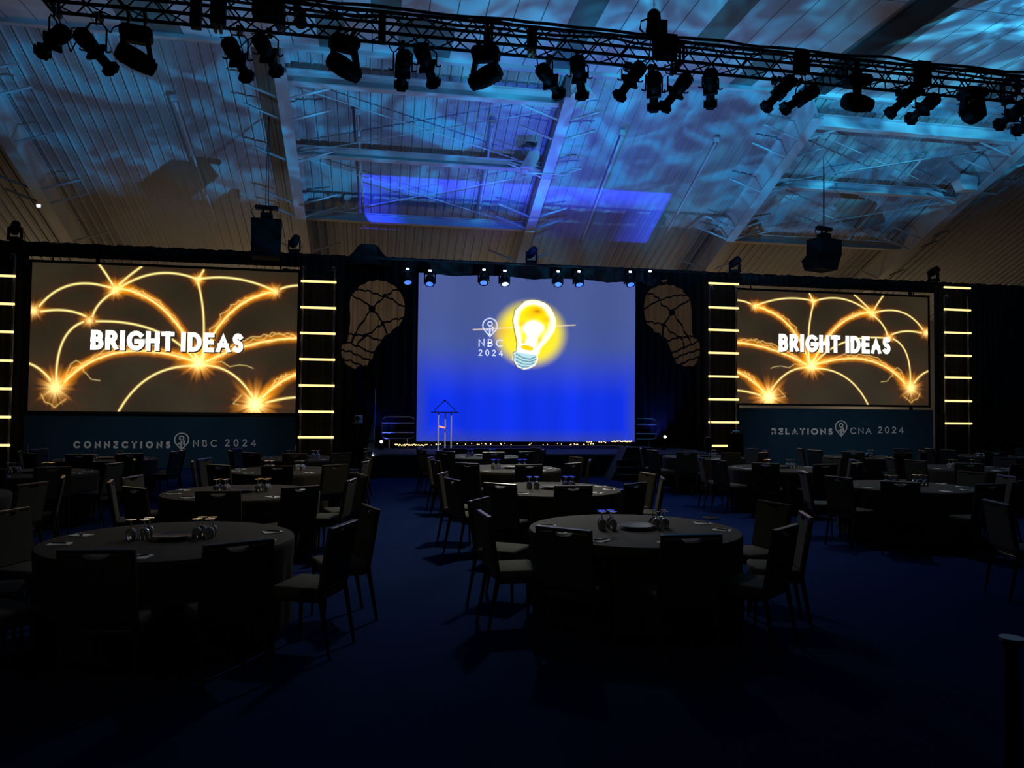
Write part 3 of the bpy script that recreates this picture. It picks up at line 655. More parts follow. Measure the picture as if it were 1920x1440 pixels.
# ------------------------------------------------------------------ stage
SF, SZ = 19.3, .6
bm = new(); box(bm, (4.55, (SF+23.8)/2, SZ-.03), (9.5, 23.8-SF, .06)); o = obj('stage', bm, M['stage']); tag(o, 'low black stage deck in front of the blue screen', 'stage')
o.parent = None
bm = new(); box(bm, (4.55, SF+.03, (SZ-.06)/2), (9.5, .04, SZ-.06)); box(bm, (-.18, (SF+23.8)/2, (SZ-.06)/2), (.04, 23.8-SF, SZ-.06)); box(bm, (9.28, (SF+23.8)/2, (SZ-.06)/2), (.04, 23.8-SF, SZ-.06))
obj('stage_skirt', bm, M['skirt'], o)
bm = new(); box(bm, (4.55, SF-.012, SZ-.02), (9.5, .02, .03)); obj('edge_strip', bm, M['trim'], o)
bm = new(); q = at(831, 862, SF-.25); q2 = at(1021, 862, SF-.25); box(bm, ((q.x+q2.x)/2, 0, .38), (q2.x-q.x, .34, .76), bev=.01); o = obj('low_cabinet', bm, M['skirt']); o.location.y = SF-.25; tag(o, 'low black cabinet standing against the stage front', 'cabinet')
# stairs: black wedge right of the cabinet
t = thing('stage_stairs', 'black stage steps seen from the side, right of the cabinet', 'stairs', (at(1182, 870, 18.6).x, 18.6, 0))
bm = new()
prism(bm, [(-.62, 0), (.55, 0), (.55, .82), (-.2, .82), (-.35, .5)], -.3, .3); obj('step_box', bm, M['skirt'], t)
for j in range(3):
    bm = new(); box(bm, (-.05, -.34-.16*j, .5-.17*j), (.9, .24, .03)); box(bm, (-.05, -.34-.16*j, (.5-.17*j)/2), (.86, .03, .5-.17*j)); obj('tread', bm, M['skirt'], t)
# string of warm lamps under the screen
def string(label, xs):
    t = thing('light_string', label, 'string lights', (0, 21.55, SZ))
    bm = new()
    for x, y in xs:
        p = at(x, y, 21.55); r = .012+.008*random.random()
        bmesh.ops.create_icosphere(bm, subdivisions=1, radius=r, matrix=Matrix.Translation((p.x, .02*random.uniform(-1, 1), max(.03, p.z-SZ))))
    o = obj('bulbs', bm, M['warm_led'], t); o['kind'] = 'stuff'
    a = min(p[0] for p in xs); b_ = max(p[0] for p in xs)
    bm = new(); pts = [(at(a+(b_-a)*i/20, 833, 21.55).x, .01*sin(i*2.2), .012) for i in range(21)]; path(bm, pts, .008, 5); obj('cable', bm, M['cable'], t)
R_ = random
string('dense warm string lights at the left foot of the stage screen', [(741+i*1.35, 834.5+R_.uniform(-1.3, 1.2)) for i in range(40)] + [(796+R_.uniform(0, 30), 834+R_.uniform(-2, 1)) for i in range(7)])
string('sparse warm string lights along the foot of the stage screen', [(850+R_.uniform(0, 270), 832.5+R_.uniform(-1.5, 1.5)) for i in range(32)])
string('dense warm string lights at the right foot of the stage screen', [(1147+i*1.3, 827.5+R_.uniform(-.8, .8)) for i in range(30)] + [(1100+R_.uniform(0, 45), 829+R_.uniform(-1, 1)) for i in range(9)])
# guard rails
def rail(label, xa, xb, Y, ys):
    t = thing('guard_rail', label, 'railing', ((xa+xb)/2, Y, SZ), 0, 'metal guard rails beside the stage screen'); w = xb-xa
    z = [at(746, y, Y).z-SZ for y in ys]; z0, z1 = z[-1], z[0]; r = .14
    pts = []
    for cx, cz, a0 in ((w/2-r, z1-r, 0), (-w/2+r, z1-r, 90), (-w/2+r, z0+r, 180), (w/2-r, z0+r, 270)): pts += [(cx+r*cos(radians(a0+d)), 0, cz+r*sin(radians(a0+d))) for d in (0, 30, 60, 90)]
    bm = new(); path(bm, pts, .02, 8, closed=True); obj('rail_frame', bm, M['steel'], t, True)
    for zz in z[1:3]:
        bm = new(); tube(bm, (-w/2, 0, zz), (w/2, 0, zz), .018, 8); obj('crossbar', bm, M['postm'], t, True)
    for s in (-1, 1):
        bm = new(); tube(bm, (s*w*.28, 0, 0), (s*w*.28, 0, z0), .02, 8); obj('foot', bm, M['steel'], t, True)
rail('metal guard rail left of the stage screen', at(716, 800, 22.15).x, at(778, 800, 22.15).x, 22.15, (781.5, 793, 811, 822))
rail('metal guard rail half hidden behind the right edge of the stage screen', at(1168, 800, 22.15).x, at(1231, 800, 22.15).x, 22.15, (781.5, 793, 811, 822))
# lectern
LY = 20.4
q = at(836, 848, LY); t = thing('lectern', 'clear acrylic lectern with slim posts and a black hanger shaped top', 'lectern', (q.x, LY, SZ))
g = lambda x, y: Vector((at(x, y, LY).x-q.x, 0, at(x, y, LY).z-SZ))
for x, yy in ((822, -.05), (836, .16), (846.5, .0)):
    bm = new(); a = g(x, 775); tube(bm, (a.x, yy, .0), (a.x, yy, a.z), .019, 8); obj('post', bm, M['postm'], t, True)
bm = new(); lathe(bm, [(0, 0), (.14, 0), (.14, .02), (0, .02)], 20, c=(g(822, 800).x, -.05, 0)); obj('base_plate', bm, M['steel'], t)
bm = new(); lathe(bm, [(0, 0), (.16, 0), (.16, .015), (0, .015)], 20, c=(g(841, 800).x, .08, 0)); obj('base_plate', bm, M['postm'], t)
a = g(834, 774); bm = new(); box(bm, (0, .02, a.z), (.46, .34, .02), Matrix.Translation((a.x, 0, 0)), bev=.004); obj('tray', bm, M['acrylic'], t)
bm = new(); path(bm, [(a.x+.365*cos(q_), .17*sin(q_), a.z+.015) for q_ in [2*pi*i/24 for i in range(24)]], .014, 6, closed=True); obj('rim', bm, M['black'], t)
bm = new(); ap = g(834, 752)
for s in (-1, 1): path(bm, [(a.x+s*.27, 0, a.z+.02), (a.x+s*.27, 0, a.z+.08), (a.x+s*.05, 0, ap.z-.02), (ap.x, 0, ap.z)], .012, 6)
lathe(bm, [(0, 0), (.03, .01), (.03, .04), (0, .05)], 10, c=(ap.x, 0, ap.z-.01)); obj('hanger_arms', bm, M['black'], t)
a1, a2 = g(823, 799.5), g(835, 802.5); bm = new(); tube(bm, (a1.x, 0, a1.z), (a2.x, 0, a2.z), .022, 8); obj('light_strip', bm, M['red'], t)
bm = new(); box(bm, (a2.x+.01, .05, a2.z), (.05, .05, .12), bev=.005); obj('bracket', bm, M['acrylic'], t)
# uplighters
for lab, x, y, c in (('small blue white uplighter at the left end of the stage', 715, 828, 'led'), ('small blue white uplighter at the right end of the stage', 1245, 819, 'led')):
    p = at(x, y, 21.3); t = thing('uplighter', lab, 'stage light', (p.x, 21.3, SZ), 0, 'uplighters at the stage ends')
    bm = new(); lathe(bm, [(0, 0), (.07, 0), (.075, .12), (.06, .14), (0, .14)], 14); obj('can', bm, M['black'], t)
    bm = new(); lathe(bm, [(0, .012), (.045, .01), (.045, 0), (0, 0)], 14, Matrix.Translation((0, -.075, max(.08, p.z-SZ))) @ Matrix.Rotation(radians(70), 4, 'X')); obj('lens', bm, M[c], t)
t = thing('floor_uplighter', 'black floor uplighter in the wide aisle, hidden among the chairs', 'stage light', (UPL[0], UPL[1], 0))
bm = new(); lathe(bm, [(0, 0), (.14, 0), (.15, .03), (.13, .05), (.13, .22), (.12, .22), (.11, .08), (0, .08)], 18); obj('housing', bm, M['black'], t, True)
bm = new(); lathe(bm, [(0, .2), (.12, .2)], 18); obj('lens', bm, M['blue_lens'], t)
# tracking camera on slim stand
p = at(671, 786, 21.2); t = thing('tracking_camera', 'small white remote camera on a thin black stand beside the stage', 'camera', (p.x, 21.2, 0))
bm = new(); box(bm, (.03, 0, p.z), (.2, .18, .22), bev=.03); box(bm, (-.02, -.02, p.z-.105), (.26, .2, .02)); obj('camera_body', bm, M['camw'], t, True)
bm = new(); lathe(bm, [(0, .1), (.05, .09), (.07, .05), (.07, -.05), (0, -.06)], 16, Matrix.Translation((-.02, -.09, p.z+.03)) @ Matrix.Rotation(radians(90), 4, 'X')); obj('lens', bm, M['lens'], t, True)
bm = new(); tube(bm, (0, 0, .02), (0, 0, p.z-.11), .018)
for k_ in range(3): tube(bm, (0, 0, .45), (.32*cos(k_*2.1), .32*sin(k_*2.1), .01), .012)
obj('stand', bm, M['black'], t)
# pale folded flag beside the stage
t = thing('folded_flag', 'tall narrow pale folded flag standing left of the stage', 'flag', (at(698, 845, 19.0).x, 19.0, 0))
zt = at(701, 728, 19.0).z; bm = new(); tube(bm, (.04, 0, .55), (.06, 0, zt), .009, 6); obj('pole', bm, M['steel'], t)
bm = new(); prism(bm, [(-.10, .95), (.045, .95), (.055, zt-.35), (.02, 1.5)], -.012, .012); obj('flag_cloth', bm, M['flag'], t)
bm = new(); prism(bm, [(-.15, .6), (.04, .6), (.04, .9), (-.09, .9)], -.012, .012); obj('flag_hem', bm, M['flag'], t)
bm = new(); box(bm, (-.06, 0, .28), (.3, .25, .56)); obj('stand_box', bm, M['skirt'], t)
bm = new(); box(bm, (-.06, -.02, .59), (.20, .06, .018), bev=.004); obj('glowing_strip', bm, M['led'], t)
# slim floor stand in the right hall
p = onz(1332, 972, 0); t = thing('microphone_stand', 'thin tall microphone stand in the aisle right of the centre tables', 'stand', (p.x, p.y, 0))
zt = at(1333, 790, p.y).z; bm = new(); tube(bm, (0, 0, .02), (0, 0, zt), .009, 8); obj('pole', bm, M['steel'], t)
bm = new(); lathe(bm, [(0, 0), (.14, 0), (.14, .015), (.02, .03), (0, .03)], 20); obj('base', bm, M['black'], t)
bm = new(); zz = at(1327, 832, p.y).z; lathe(bm, [(0, -.16), (.05, -.12), (.065, 0), (.05, .1), (0, .13)], 14, Matrix.Diagonal((1, 1, 1, 1)), (-.04, 0, zz)); obj('dark_head', bm, M['black'], t, True)
p = onz(54, 900, 0); t = thing('microphone_stand', 'thin stand with a bright tip light near the left banner', 'stand', (at(52, 868, 19.5).x, 19.5, 0))
zt = at(54, 833, 19.5).z; bm = new(); tube(bm, (0, 0, .02), (0, 0, zt), .01, 8); obj('pole', bm, M['steel'], t)
bm = new(); lathe(bm, [(0, 0), (.14, 0), (.14, .015), (0, .03)], 16); obj('base', bm, M['black'], t)
bm = new(); zz = at(51, 869, 19.5).z; box(bm, (-.02, -.03, zz), (.09, .04, .03), bev=.005); obj('tip_light', bm, M['led'], t)
# black equipment case by right ladder
t = thing('floor_speaker', 'black floor speaker at the foot of the right light ladder', 'speaker', (at(1379, 830, 21.3).x, 21.3, 0))
zt = at(1379, 812, 21.3).z; bm = new(); box(bm, (0, 0, zt/2), (.34, .36, zt), bev=.02); obj('cabinet', bm, M['gravel'], t)
bm = new(); path(bm, [(-.12, 0, zt), (-.10, 0, zt+.06), (.12, 0, zt+.06), (.14, 0, zt)], .012); obj('handle', bm, M['steel'], t)
# black stool with pale saucer, near right
p = onz(1897, 1195, .78); t = thing('pedestal', 'black pedestal with pale round top at the lower right edge', 'pedestal', (p.x, p.y, 0))
bm = new(); lathe(bm, [(0, 0), (.13, 0), (.12, .04), (.035, .06), (.03, .74), (.05, .765), (0, .765)], 20); obj('column', bm, M['black'], t, True)
bm = new(); lathe(bm, [(0, .766), (.045, .766), (.05, .78), (0, .78)], 24); obj('round_top', bm, M['camw'], t, True)

t = thing('lamp_pipe', 'black pipe over the stage screen carrying the wash lights', 'pipe', (4.4, 21.3, 6.0))
bm = new(); tube(bm, (-5.0, 0, 0), (5.4, 0, 0), .04, 10); obj('pipe', bm, M['truss'], t)
for xx in (-4.1, 0, 4.7):
    bm = new(); tube(bm, (xx, 0, 0), (xx, 1.25, .12), .03, 8); tube(bm, (xx, .22, .06), (xx, .34, .06), .05, 8); obj('arm', bm, M['truss'], t)
# ------------------------------------------------------------------ wash heads under the valance
def wash(label, x, y, ln, tilt, w_=1.0):
    Y = 21.2; p = at(x, y, Y); t = thing('wash_light', label, 'stage light', (p.x, Y, p.z), 0, 'moving wash lights hanging over the stage screen')
    bm = new(); box(bm, (0, .1, .36), (.24, .24, .12), bev=.02); tube(bm, (0, .1, .4), (0, .1, 6.0-p.z), .03); obj('base', bm, M['black'], t)
    bm = new()
    for s in (-1, 1): box(bm, (s*.15, .05, .17), (.035, .09, .30), bev=.01)
    box(bm, (0, .05, .31), (.32, .09, .04)); obj('yoke', bm, M['black'], t)
    R = Matrix.Translation((0, 0, .12)) @ Matrix.Rotation(radians(tilt[1]), 4, 'Y') @ Matrix.Rotation(radians(tilt[0]), 4, 'X')
    bm = new(); lathe(bm, [(0, .16), (.09, .14), (.13, .06), (.14, -.1), (.135, -.15), (.12, -.15)], 20, R); hd = obj('head', bm, M['black'], t, True)
    bm = new(); lathe(bm, [(0, -.135), (.095, -.137), (.1, -.145)], 20, R)
    obj('lens', bm, M[ln], hd)
    bm = new(); box(bm, (0, -.03, .385), (.085, .02, .05), bev=.008); obj('display', bm, M['led'], t)
for lab, x, y, ln, tl in (('leftmost wash light, against black drape left of the stage screen', 764, 530, 'blue_lens', (-28, -4)), ('wash light at the left edge of the stage screen', 806, 533, 'blue_lens', (-28, 6)),
        ('wash light above the left side of the bulb picture, left of a pair', 907, 531, 'blue_lens', (-30, 5)), ('pale wash light above the bulb picture, right of the left pair', 946, 533, 'pale_lens', (-26, -3)),
        ('wash light right of the bulb picture, left of the right pair', 1046, 534, 'blue_lens', (-30, 4)), ('wash light right of the bulb picture, right of the right pair', 1085, 534, 'blue_lens', (-26, -3)),
        ('wash light at the right edge of the stage screen', 1181, 534, 'blue_lens', (-28, -3)), ('rightmost wash light, dim against black drape right of the stage screen', 1218, 533, 'black', (-20, -20))):
    wash(lab, x, y, ln, tl)

# ------------------------------------------------------------------ near lighting truss
TY0, TY1, TZ0, TZ1 = 10.35, 10.65, 6.97, 7.26; TX0, TX1 = -4.32, 13.0
t = thing('lighting_truss', 'long black box truss carrying stage lights across the top of the picture', 'truss', (TX0, TY0, TZ0)); TR = t
nsec = 6; sl_ = (TX1-TX0)/nsec; dY = TY1-TY0; dZ = TZ1-TZ0
for k in range(nsec):
    for yy in (0, dY):
        for zz in (0, dZ):
            bm = new(); tube(bm, (k*sl_, yy, zz), ((k+1)*sl_, yy, zz), .025, 8); obj('chord', bm, M['truss'], t, True)
    nb = 6; st = sl_/nb
    for face in range(4):
        bm = new()
        for j in range(nb):
            xa, xm, xb = k*sl_+j*st, k*sl_+(j+.5)*st, k*sl_+(j+1)*st
            P0, P1 = [((0, 0), (0, dZ)), ((dY, 0), (dY, dZ)), ((0, 0), (dY, 0)), ((0, dZ), (dY, dZ))][face]
            tube(bm, (xa, *P0), (xm, *P1), .0115, 6); tube(bm, (xm, *P1), (xb, *P0), .0115, 6)
        obj('lacing', bm, M['truss'], t)
for k in range(nsec+1):
    bm = new()
    xx = k*sl_
    for a, b_ in (((0, 0), (0, dZ)), ((0, dZ), (dY, dZ)), ((dY, dZ), (dY, 0)), ((dY, 0), (0, 0))):
        for dx in (-.03, .03):
            if 0 <= xx+dx <= TX1-TX0 or True: tube(bm, (xx+dx, *a), (xx+dx, *b_), .022, 6)
    obj('end_frame', bm, M['truss'], t)
# cable bundle lying on the truss and loops
def cable(label, pts, r=.012, group='black cables on the lighting truss'):
    bm = new(); path(bm, pts, r, 6); tag(obj('cable', bm, M['cable'], None, True), label, 'cable', group)
for k, (oy, rr, am, nm) in enumerate(((.0, .022, .03, 'front'), (.12, .018, .05, 'middle'), (.26, .02, .04, 'rear'))):
    pts = [(TX0+.3+i*.24, TY0+oy+.02*sin(i), TZ1+.035+rr+am*max(0, sin(i*.55+k*2))*(.6+.4*sin(i*1.7))) for i in range(70)]
    cable(f'thick black cable lying along the top of the truss, {nm} one', pts, rr)
def hang(label, x, y, dx, drop):
    p = at(x, y, 10.35); pts = [(p.x+dx*(i/10-.5), 10.35+.1*sin(i*.7), p.z-drop*sin(pi*i/10)) for i in range(11)]
    cable(label, pts, .009)
for lab, x, y, dx, dr in (('drooping cable loop between the two leftmost spotlights', 138, 38, .35, .42), ('drooping cable loop left of the first moving head', 212, 42, .3, .12), ('drooping cable loop beside the pair of spotlights right of the black boxes', 462, 58, .22, .36),
        ('second cable loop beside the same pair of spotlights', 455, 58, .34, .22), ('cable loop above the spotlight left of centre', 745, 82, .25, .10), ('cable loop at the spotlight right of the third moving head', 1020, 103, .22, .18), ('cable loop under the truss left of the chain hoist', 1185, 118, .3, .12),
        ('cable loop between the spotlights right of the hoist', 1262, 122, .25, .12), ('big cable loop right of the crossed spotlights on the right', 1528, 130, .32, .38), ('cable loop left of the two right spotlights', 1700, 143, .25, .15), ('cable loop at the round moving head', 1830, 155, .2, .08)):
    hang(lab, x, y, dx, dr)
for lab, x0, y0, x1, y1 in (('slack cable sagging above the truss left of centre', 515, 5, 640, 28), ('slack cable rising above the truss at the left', 590, 2, 700, 33)):
    a, b_ = at(x0, y0, 10.4), at(x1, y1, 10.4); cable(lab, [a.lerp(b_, i/8)+Vector((0, 0, -.08*sin(pi*i/8))) for i in range(9)], .012)
# boxes on the truss
def tbox(label, x0, y0, x1, y1, tape=False, group='black distribution boxes on the truss'):
    Y = 10.28; a, b_ = at(x0, y1, Y), at(x1, y0, Y)
    t = thing('truss_box', label, 'box', ((a.x+b_.x)/2, Y, a.z), 0, group)
    bm = new(); box(bm, (0, 0, (b_.z-a.z)/2), (b_.x-a.x, .12, b_.z-a.z), bev=.006); obj('case', bm, M['black'], t)
    bm = new(); box(bm, (0, .07, (b_.z-a.z)*.5), (.05, .06, (b_.z-a.z)*.7)); obj('clamp', bm, M['truss'], t)
    if tape:
        for s in (-1, 1):
            bm = new(); box(bm, (s*.032, -.01, -.045), (.035, .13, .09)); obj('tape_strip', bm, M['yellow'], t, label='pale yellow tape strip')
for lab, *c in (('black box on the truss, first from the left above the loops', 357, -10, 378, 52), ('black box with tape on the truss, second from the left', 395, -8, 424, 46, True), ('widest black box on the truss at the top left', 473, -30, 526, 30),
        ('narrow black box on the truss left of centre', 709, 30, 724, 80), ('black box with yellow tape on the truss above the centre', 989, 56, 1006, 92, True), ('black box on the truss right of the hoist, on the right half', 1490, 98, 1515, 137), ('black box on the truss above the two right spotlights', 1717, 118, 1742, 160)):
    tbox(lab, *c)
t = thing('truss_node', 'tall black box rising through the truss beside the chain hoist', 'box', (at(1238, 110, 10.3).x, 10.3, TZ0))
zt = at(1240, 40, 10.3).z-TZ0; bm = new(); box(bm, (.02, 0, zt/2), (.14, .12, zt), bev=.005); obj('column', bm, M['black'], t)
bm = new(); box(bm, (.06, -.02, .16), (.34, .16, .33), bev=.01); obj('case', bm, M['black'], t)
# chain hoist
Y = 10.45; p = at(1226, 78, Y); t = thing('chain_hoist', 'black chain hoist above the truss with its chain rising to the ceiling', 'hoist', (p.x, Y, p.z))
zt = at(1226, 18, Y).z-p.z
bm = new(); lathe(bm, [(0, zt), (.06, zt-.01), (.10, zt-.06), (.11, zt*.55), (.13, zt*.25), (.12, zt*.12), (0, zt*.1)], 20, Matrix.Diagonal((1, .8, 1, 1))); obj('motor_body', bm, M['black'], t, True)
bm = new()
for i in range(46):
    z = zt+.02+i*.065; 
    if z+p.z > ZE: break
    path(bm, [(0+.011*cos(a_)*(1 if i % 2 else 0), .011*cos(a_)*(0 if i % 2 else 1), z+.034*sin(a_)) for a_ in [2*pi*k_/8 for k_ in range(8)]], .0045, 4, closed=True)
obj('chain', bm, M['steel'], t)
bm = new(); tube(bm, (.03, 0, zt), (.03, 0, ZE-p.z-.01), .004, 4); obj('fall_chain', bm, M['steel'], t)
bm = new(); path(bm, [(-.09, 0, zt*.7), (-.2, 0, zt*.6), (-.22, 0, zt*.35), (-.14, 0, zt*.2), (-.05, 0, zt*.1)], .014, 6); obj('supply_cable', bm, M['cable'], t, True)
bm = new(); path(bm, [(0, 0, zt*.15), (-.05, 0, 0), (-.08, 0, -.3)], .012); path(bm, [(0, 0, zt*.15), (.03, 0, 0), (.05, 0, -.3)], .012); obj('sling', bm, M['steel'], t)

# ---- profile spotlights
def aim_mtx(d):
    return Vector(d).to_track_quat('Z', 'Y').to_matrix().to_4x4()
def profile(label, x0, y0, x1, y1, L=.66, hx=None, hand=True):
    Y = 10.5; best = None
    for q_ in range(40):                     # tail nearer, nozzle deeper, until the body is its true length
        k = q_*.012; a, b_ = at(x0, y0, Y-k), at(x1, y1, Y+k); e = abs((b_-a).length-L)
        if best is None or e < best[0]: best = (e, a, b_)
    _, a, b_ = best; d = b_-a; L = d.length; d.normalize(); c = (a+b_)/2
    t = thing('profile_spotlight', label, 'stage light', c, 0, 'profile spotlights hanging from the truss')
    Q = aim_mtx(d) @ Matrix.Diagonal((1.2, 1.2, 1, 1))      # local +Z towards the nozzle
    bm = new(); lathe(bm, [(0, -L*.5), (.05, -L*.5), (.075, -L*.47), (.085, -L*.40), (.085, -L*.12), (.07, -L*.02), (.065, L*.02)], 14, Q)
    for j in range(5): lathe(bm, [(.087, -L*.44+j*.03), (.093, -L*.44+j*.03), (.093, -L*.44+j*.03+.012), (.087, -L*.44+j*.03+.012)], 14, Q)
    obj('lamp_housing', bm, M['black'], t, True)
    bm = new(); lathe(bm, [(.068, -L*.02), (.068, L*.06), (.055, L*.08), (.055, L*.34), (.06, L*.36)], 14, Q); box(bm, (0, 0, 0), (.18, .18, .04), Q @ Matrix.Translation((0, 0, L*.02))); obj('barrel', bm, M['black'], t, True)
    bm = new(); lathe(bm, [(.058, L*.35), (.075, L*.40), (.085, L*.5), (.08, L*.5), (.0, L*.42)], 14, Q)
    for q_ in range(4): box(bm, (0, .08, L*.46), (.1, .012, .05), Q @ Matrix.Rotation(q_*pi/2, 4, 'Z'))
    obj('nozzle', bm, M['black'], t)
    bm = new()
    zc = TZ0-c.z-.0; yv = 10.5-c.y
    s_ = .13
    side = Vector((1, 0, 0)) if abs(d.x) < .6 else Vector((0, 1, 0))
    u = side*s_
    path(bm, [u, u+Vector((0, 0, zc*.55)), u*.6+Vector((0, 0, zc*.68)), -u*.6+Vector((0, 0, zc*.68)), -u+Vector((0, 0, zc*.55)), -u], .012, 6); obj('yoke', bm, M['truss'], t)
    bm = new(); tube(bm, (0, 0, zc*.66), (0, 0, zc-.02), .014); cy = (TY0 if c.y < 10.45 else TY1)-c.y
    box(bm, (0, cy*.5, zc-.05), (.05, abs(cy)+.06, .05)); box(bm, (0, cy, zc), (.06, .085, .10), bev=.01); obj('clamp', bm, M['truss'], t)
    for s in (-1, 1):
        bm = new(); path(bm, [u*s, u*s*1.35, u*s*1.5+Vector((0, 0, .02))], .011, 6); obj('tilt_knob', bm, M['truss'], t)
    if hand:
        bm = new(); path(bm, [Q @ Vector((.05, 0, -L*.5)), Q @ Vector((.06, 0, -L*.57)), Q @ Vector((-.06, 0, -L*.57)), Q @ Vector((-.05, 0, -L*.5))], .007, 5); obj('handle', bm, M['truss'], t)
PR = [('leftmost spotlight on the truss, pointing down left', 122, 57, 78, 98), ('second spotlight from the left with a bright lit edge, pointing down right', 146, 58, 210, 132),
 ('spotlight under the black truss boxes, pointing down right', 426, 75, 464, 146), ('spotlight under the widest truss box, pointing down right', 484, 68, 520, 136),
 ('upright spotlight right of the second moving head', 758, 102, 752, 161), ('tilted spotlight just left of the third moving head', 787, 86, 814, 158),
 ('spotlight right of the third moving head, pointing down right', 1014, 126, 1049, 178), ('nearly upright spotlight in front of the silver dome lamp', 1081, 106, 1092, 182),
 ('spotlight left of the hoist, pointing down left', 1204, 120, 1160, 182), ('upright spotlight directly below the chain hoist', 1226, 138, 1226, 203),
 ('spotlight just right of the hoist, pointing down left', 1292, 141, 1244, 203), ('upright spotlight fourth right of the dome lamp', 1332, 133, 1332, 197),
 ('upper of two crossed spotlights on the right, pointing down left', 1486, 146, 1435, 203), ('lower of two crossed spotlights on the right, lying nearly flat', 1531, 167, 1470, 205),
 ('upper of the two spotlights left of the round moving head', 1725, 160, 1667, 214), ('lower of the two spotlights left of the round moving head', 1756, 182, 1706, 224),
 ('upper spotlight at the right picture edge', 1925, 196, 1872, 235), ('lowest spotlight at the right picture edge', 1955, 215, 1906, 245)]
for p in PR: profile(*p)
# ---- moving heads on the truss
def mhead(label, x, y0, y1, rz, tilt, w_=.36, kind=0):
    Y = 10.5; c = at(x, y0, Y); zb = at(x, y1, Y).z; H = c.z-zb
    t = thing('moving_head_light', label, 'stage light', (c.x, Y, c.z), radians(rz), 'moving head lights hanging from the truss')
    bm = new(); box(bm, (0, 0, -.09), (w_*1.02, .3, .16), bev=.04, seg=3)
    for s in (-1, 1): box(bm, (s*w_*.46, 0, -.09), (.07, .26, .11), bev=.02)
    obj('base', bm, M['black'], t, True)
    bm = new()
    for s in (-1, 1): tube(bm, (s*.1, 0, 0), (s*.1, 0, max(.02, TZ0-c.z)), .018); box(bm, (s*.1, 0, TZ0-c.z), (.05, .34, .05), bev=.01)
    obj('clamp', bm, M['truss'], t)
    arm = H-.19
    bm = new()
    if kind == 2: tube(bm, (0, 0, -.15), (0, 0, -.36), .07, 14, .06); box(bm, (0, 0, -.36), (.12, .14, .1), bev=.03)
    else:
        for s in (-1, 1): prism(bm, [(s*.10, -.16), (s*.17, -.16), (s*.21, -.16-arm*.55), (s*.20, -.16-arm*.82), (s*.15, -.16-arm*.82), (s*.135, -.3)], -.06, .06)
        box(bm, (0, 0, -.18), (.3, .14, .05), bev=.015)
    obj('yoke', bm, M['black'], t)
    zc = -.16-arm*.68
    Q = Matrix.Translation((0, 0, zc)) @ Matrix.Rotation(radians(tilt[0]), 4, 'X') @ Matrix.Rotation(radians(tilt[1]), 4, 'Y')
    r = .135 if kind != 1 else .17
    bm = new()
    if kind == 1: lathe(bm, [(0, -.16), (.10, -.14), (r, -.06), (r*1.02, .06), (r*.9, .12), (r*.85, .12)], 20, Q)
    else: lathe(bm, [(0, -.25), (r*.75, -.24), (r, -.16), (r*1.05, 0), (r*.95, .12), (r*.75, .22), (r*.72, .25), (r*.66, .25)], 18, Q @ Matrix.Diagonal((1, .9, 1, 1)))
    hd = obj('head', bm, M['black'], t, True)
    bm = new(); lathe(bm, [(0, .10 if kind == 1 else .225), (r*.7, .11 if kind == 1 else .23)], 18, Q); obj('lens', bm, M['lens'], hd)
    for s in (-1, 1):
        bm = new(); lathe(bm, [(0, 0), (.05, 0), (.04, .03), (0, .035)], 12, Matrix.Translation((s*.205, 0, zc)) @ Matrix.Rotation(s*pi/2, 4, 'Y')); obj('tilt_cap', bm, M['black'], t)
mhead('moving head light third from the left end of the truss', 256, 52, 133, 12, (55, 118))
mhead('moving head light between the boxes and the truss centre', 646, 70, 148, 18, (60, 115))
mhead('moving head light just left of the truss centre', 911, 90, 164, -14, (50, -118))
mhead('moving head light seen from the side, on a single stem, right half', 1607, 142, 212, 0, (20, 95), kind=2)
mhead('round faced moving head light at the right end', 1823, 166, 229, 0, (85, 0), kind=1)
for lab, (hx, hy), z in zip(('at the far left above the drapes', 'beside the left hanging speaker', 'on the drape top at the middle rafter', 'on the drape top right of the stage', 'on the drape top above the right screen'), HEAD_TOP, (6.9, 6.86, 6.84, 6.86, 6.86)):
    t = thing('moving_head_light', 'small black moving head light standing '+lab, 'stage light', (hx, hy+.2, 6.27), 0, 'moving head lights standing on the drape truss')
    bm = new(); box(bm, (0, 0, .05), (.3, .3, .1), bev=.02); obj('base', bm, M['black'], t)
    bm = new()
    for s in (-1, 1): box(bm, (s*.16, 0, .24), (.04, .12, .3), bev=.01)
    obj('yoke', bm, M['black'], t)
    bm = new(); lathe(bm, [(0, -.2), (.1, -.18), (.13, -.05), (.12, .12), (.1, .2), (.0, .19)], 16, Matrix.Translation((0, 0, .36)) @ Matrix.Rotation(radians(55), 4, 'X') @ Matrix.Rotation(radians(25), 4, 'Y')); obj('head', bm, M['black'], t, True)
    bm = new(); path(bm, [(.1, .02, .05), (.25, .02, .3), (.2, .05, .0), (.42, 0, 0.0)], .012); obj('lead', bm, M['cable'], t)

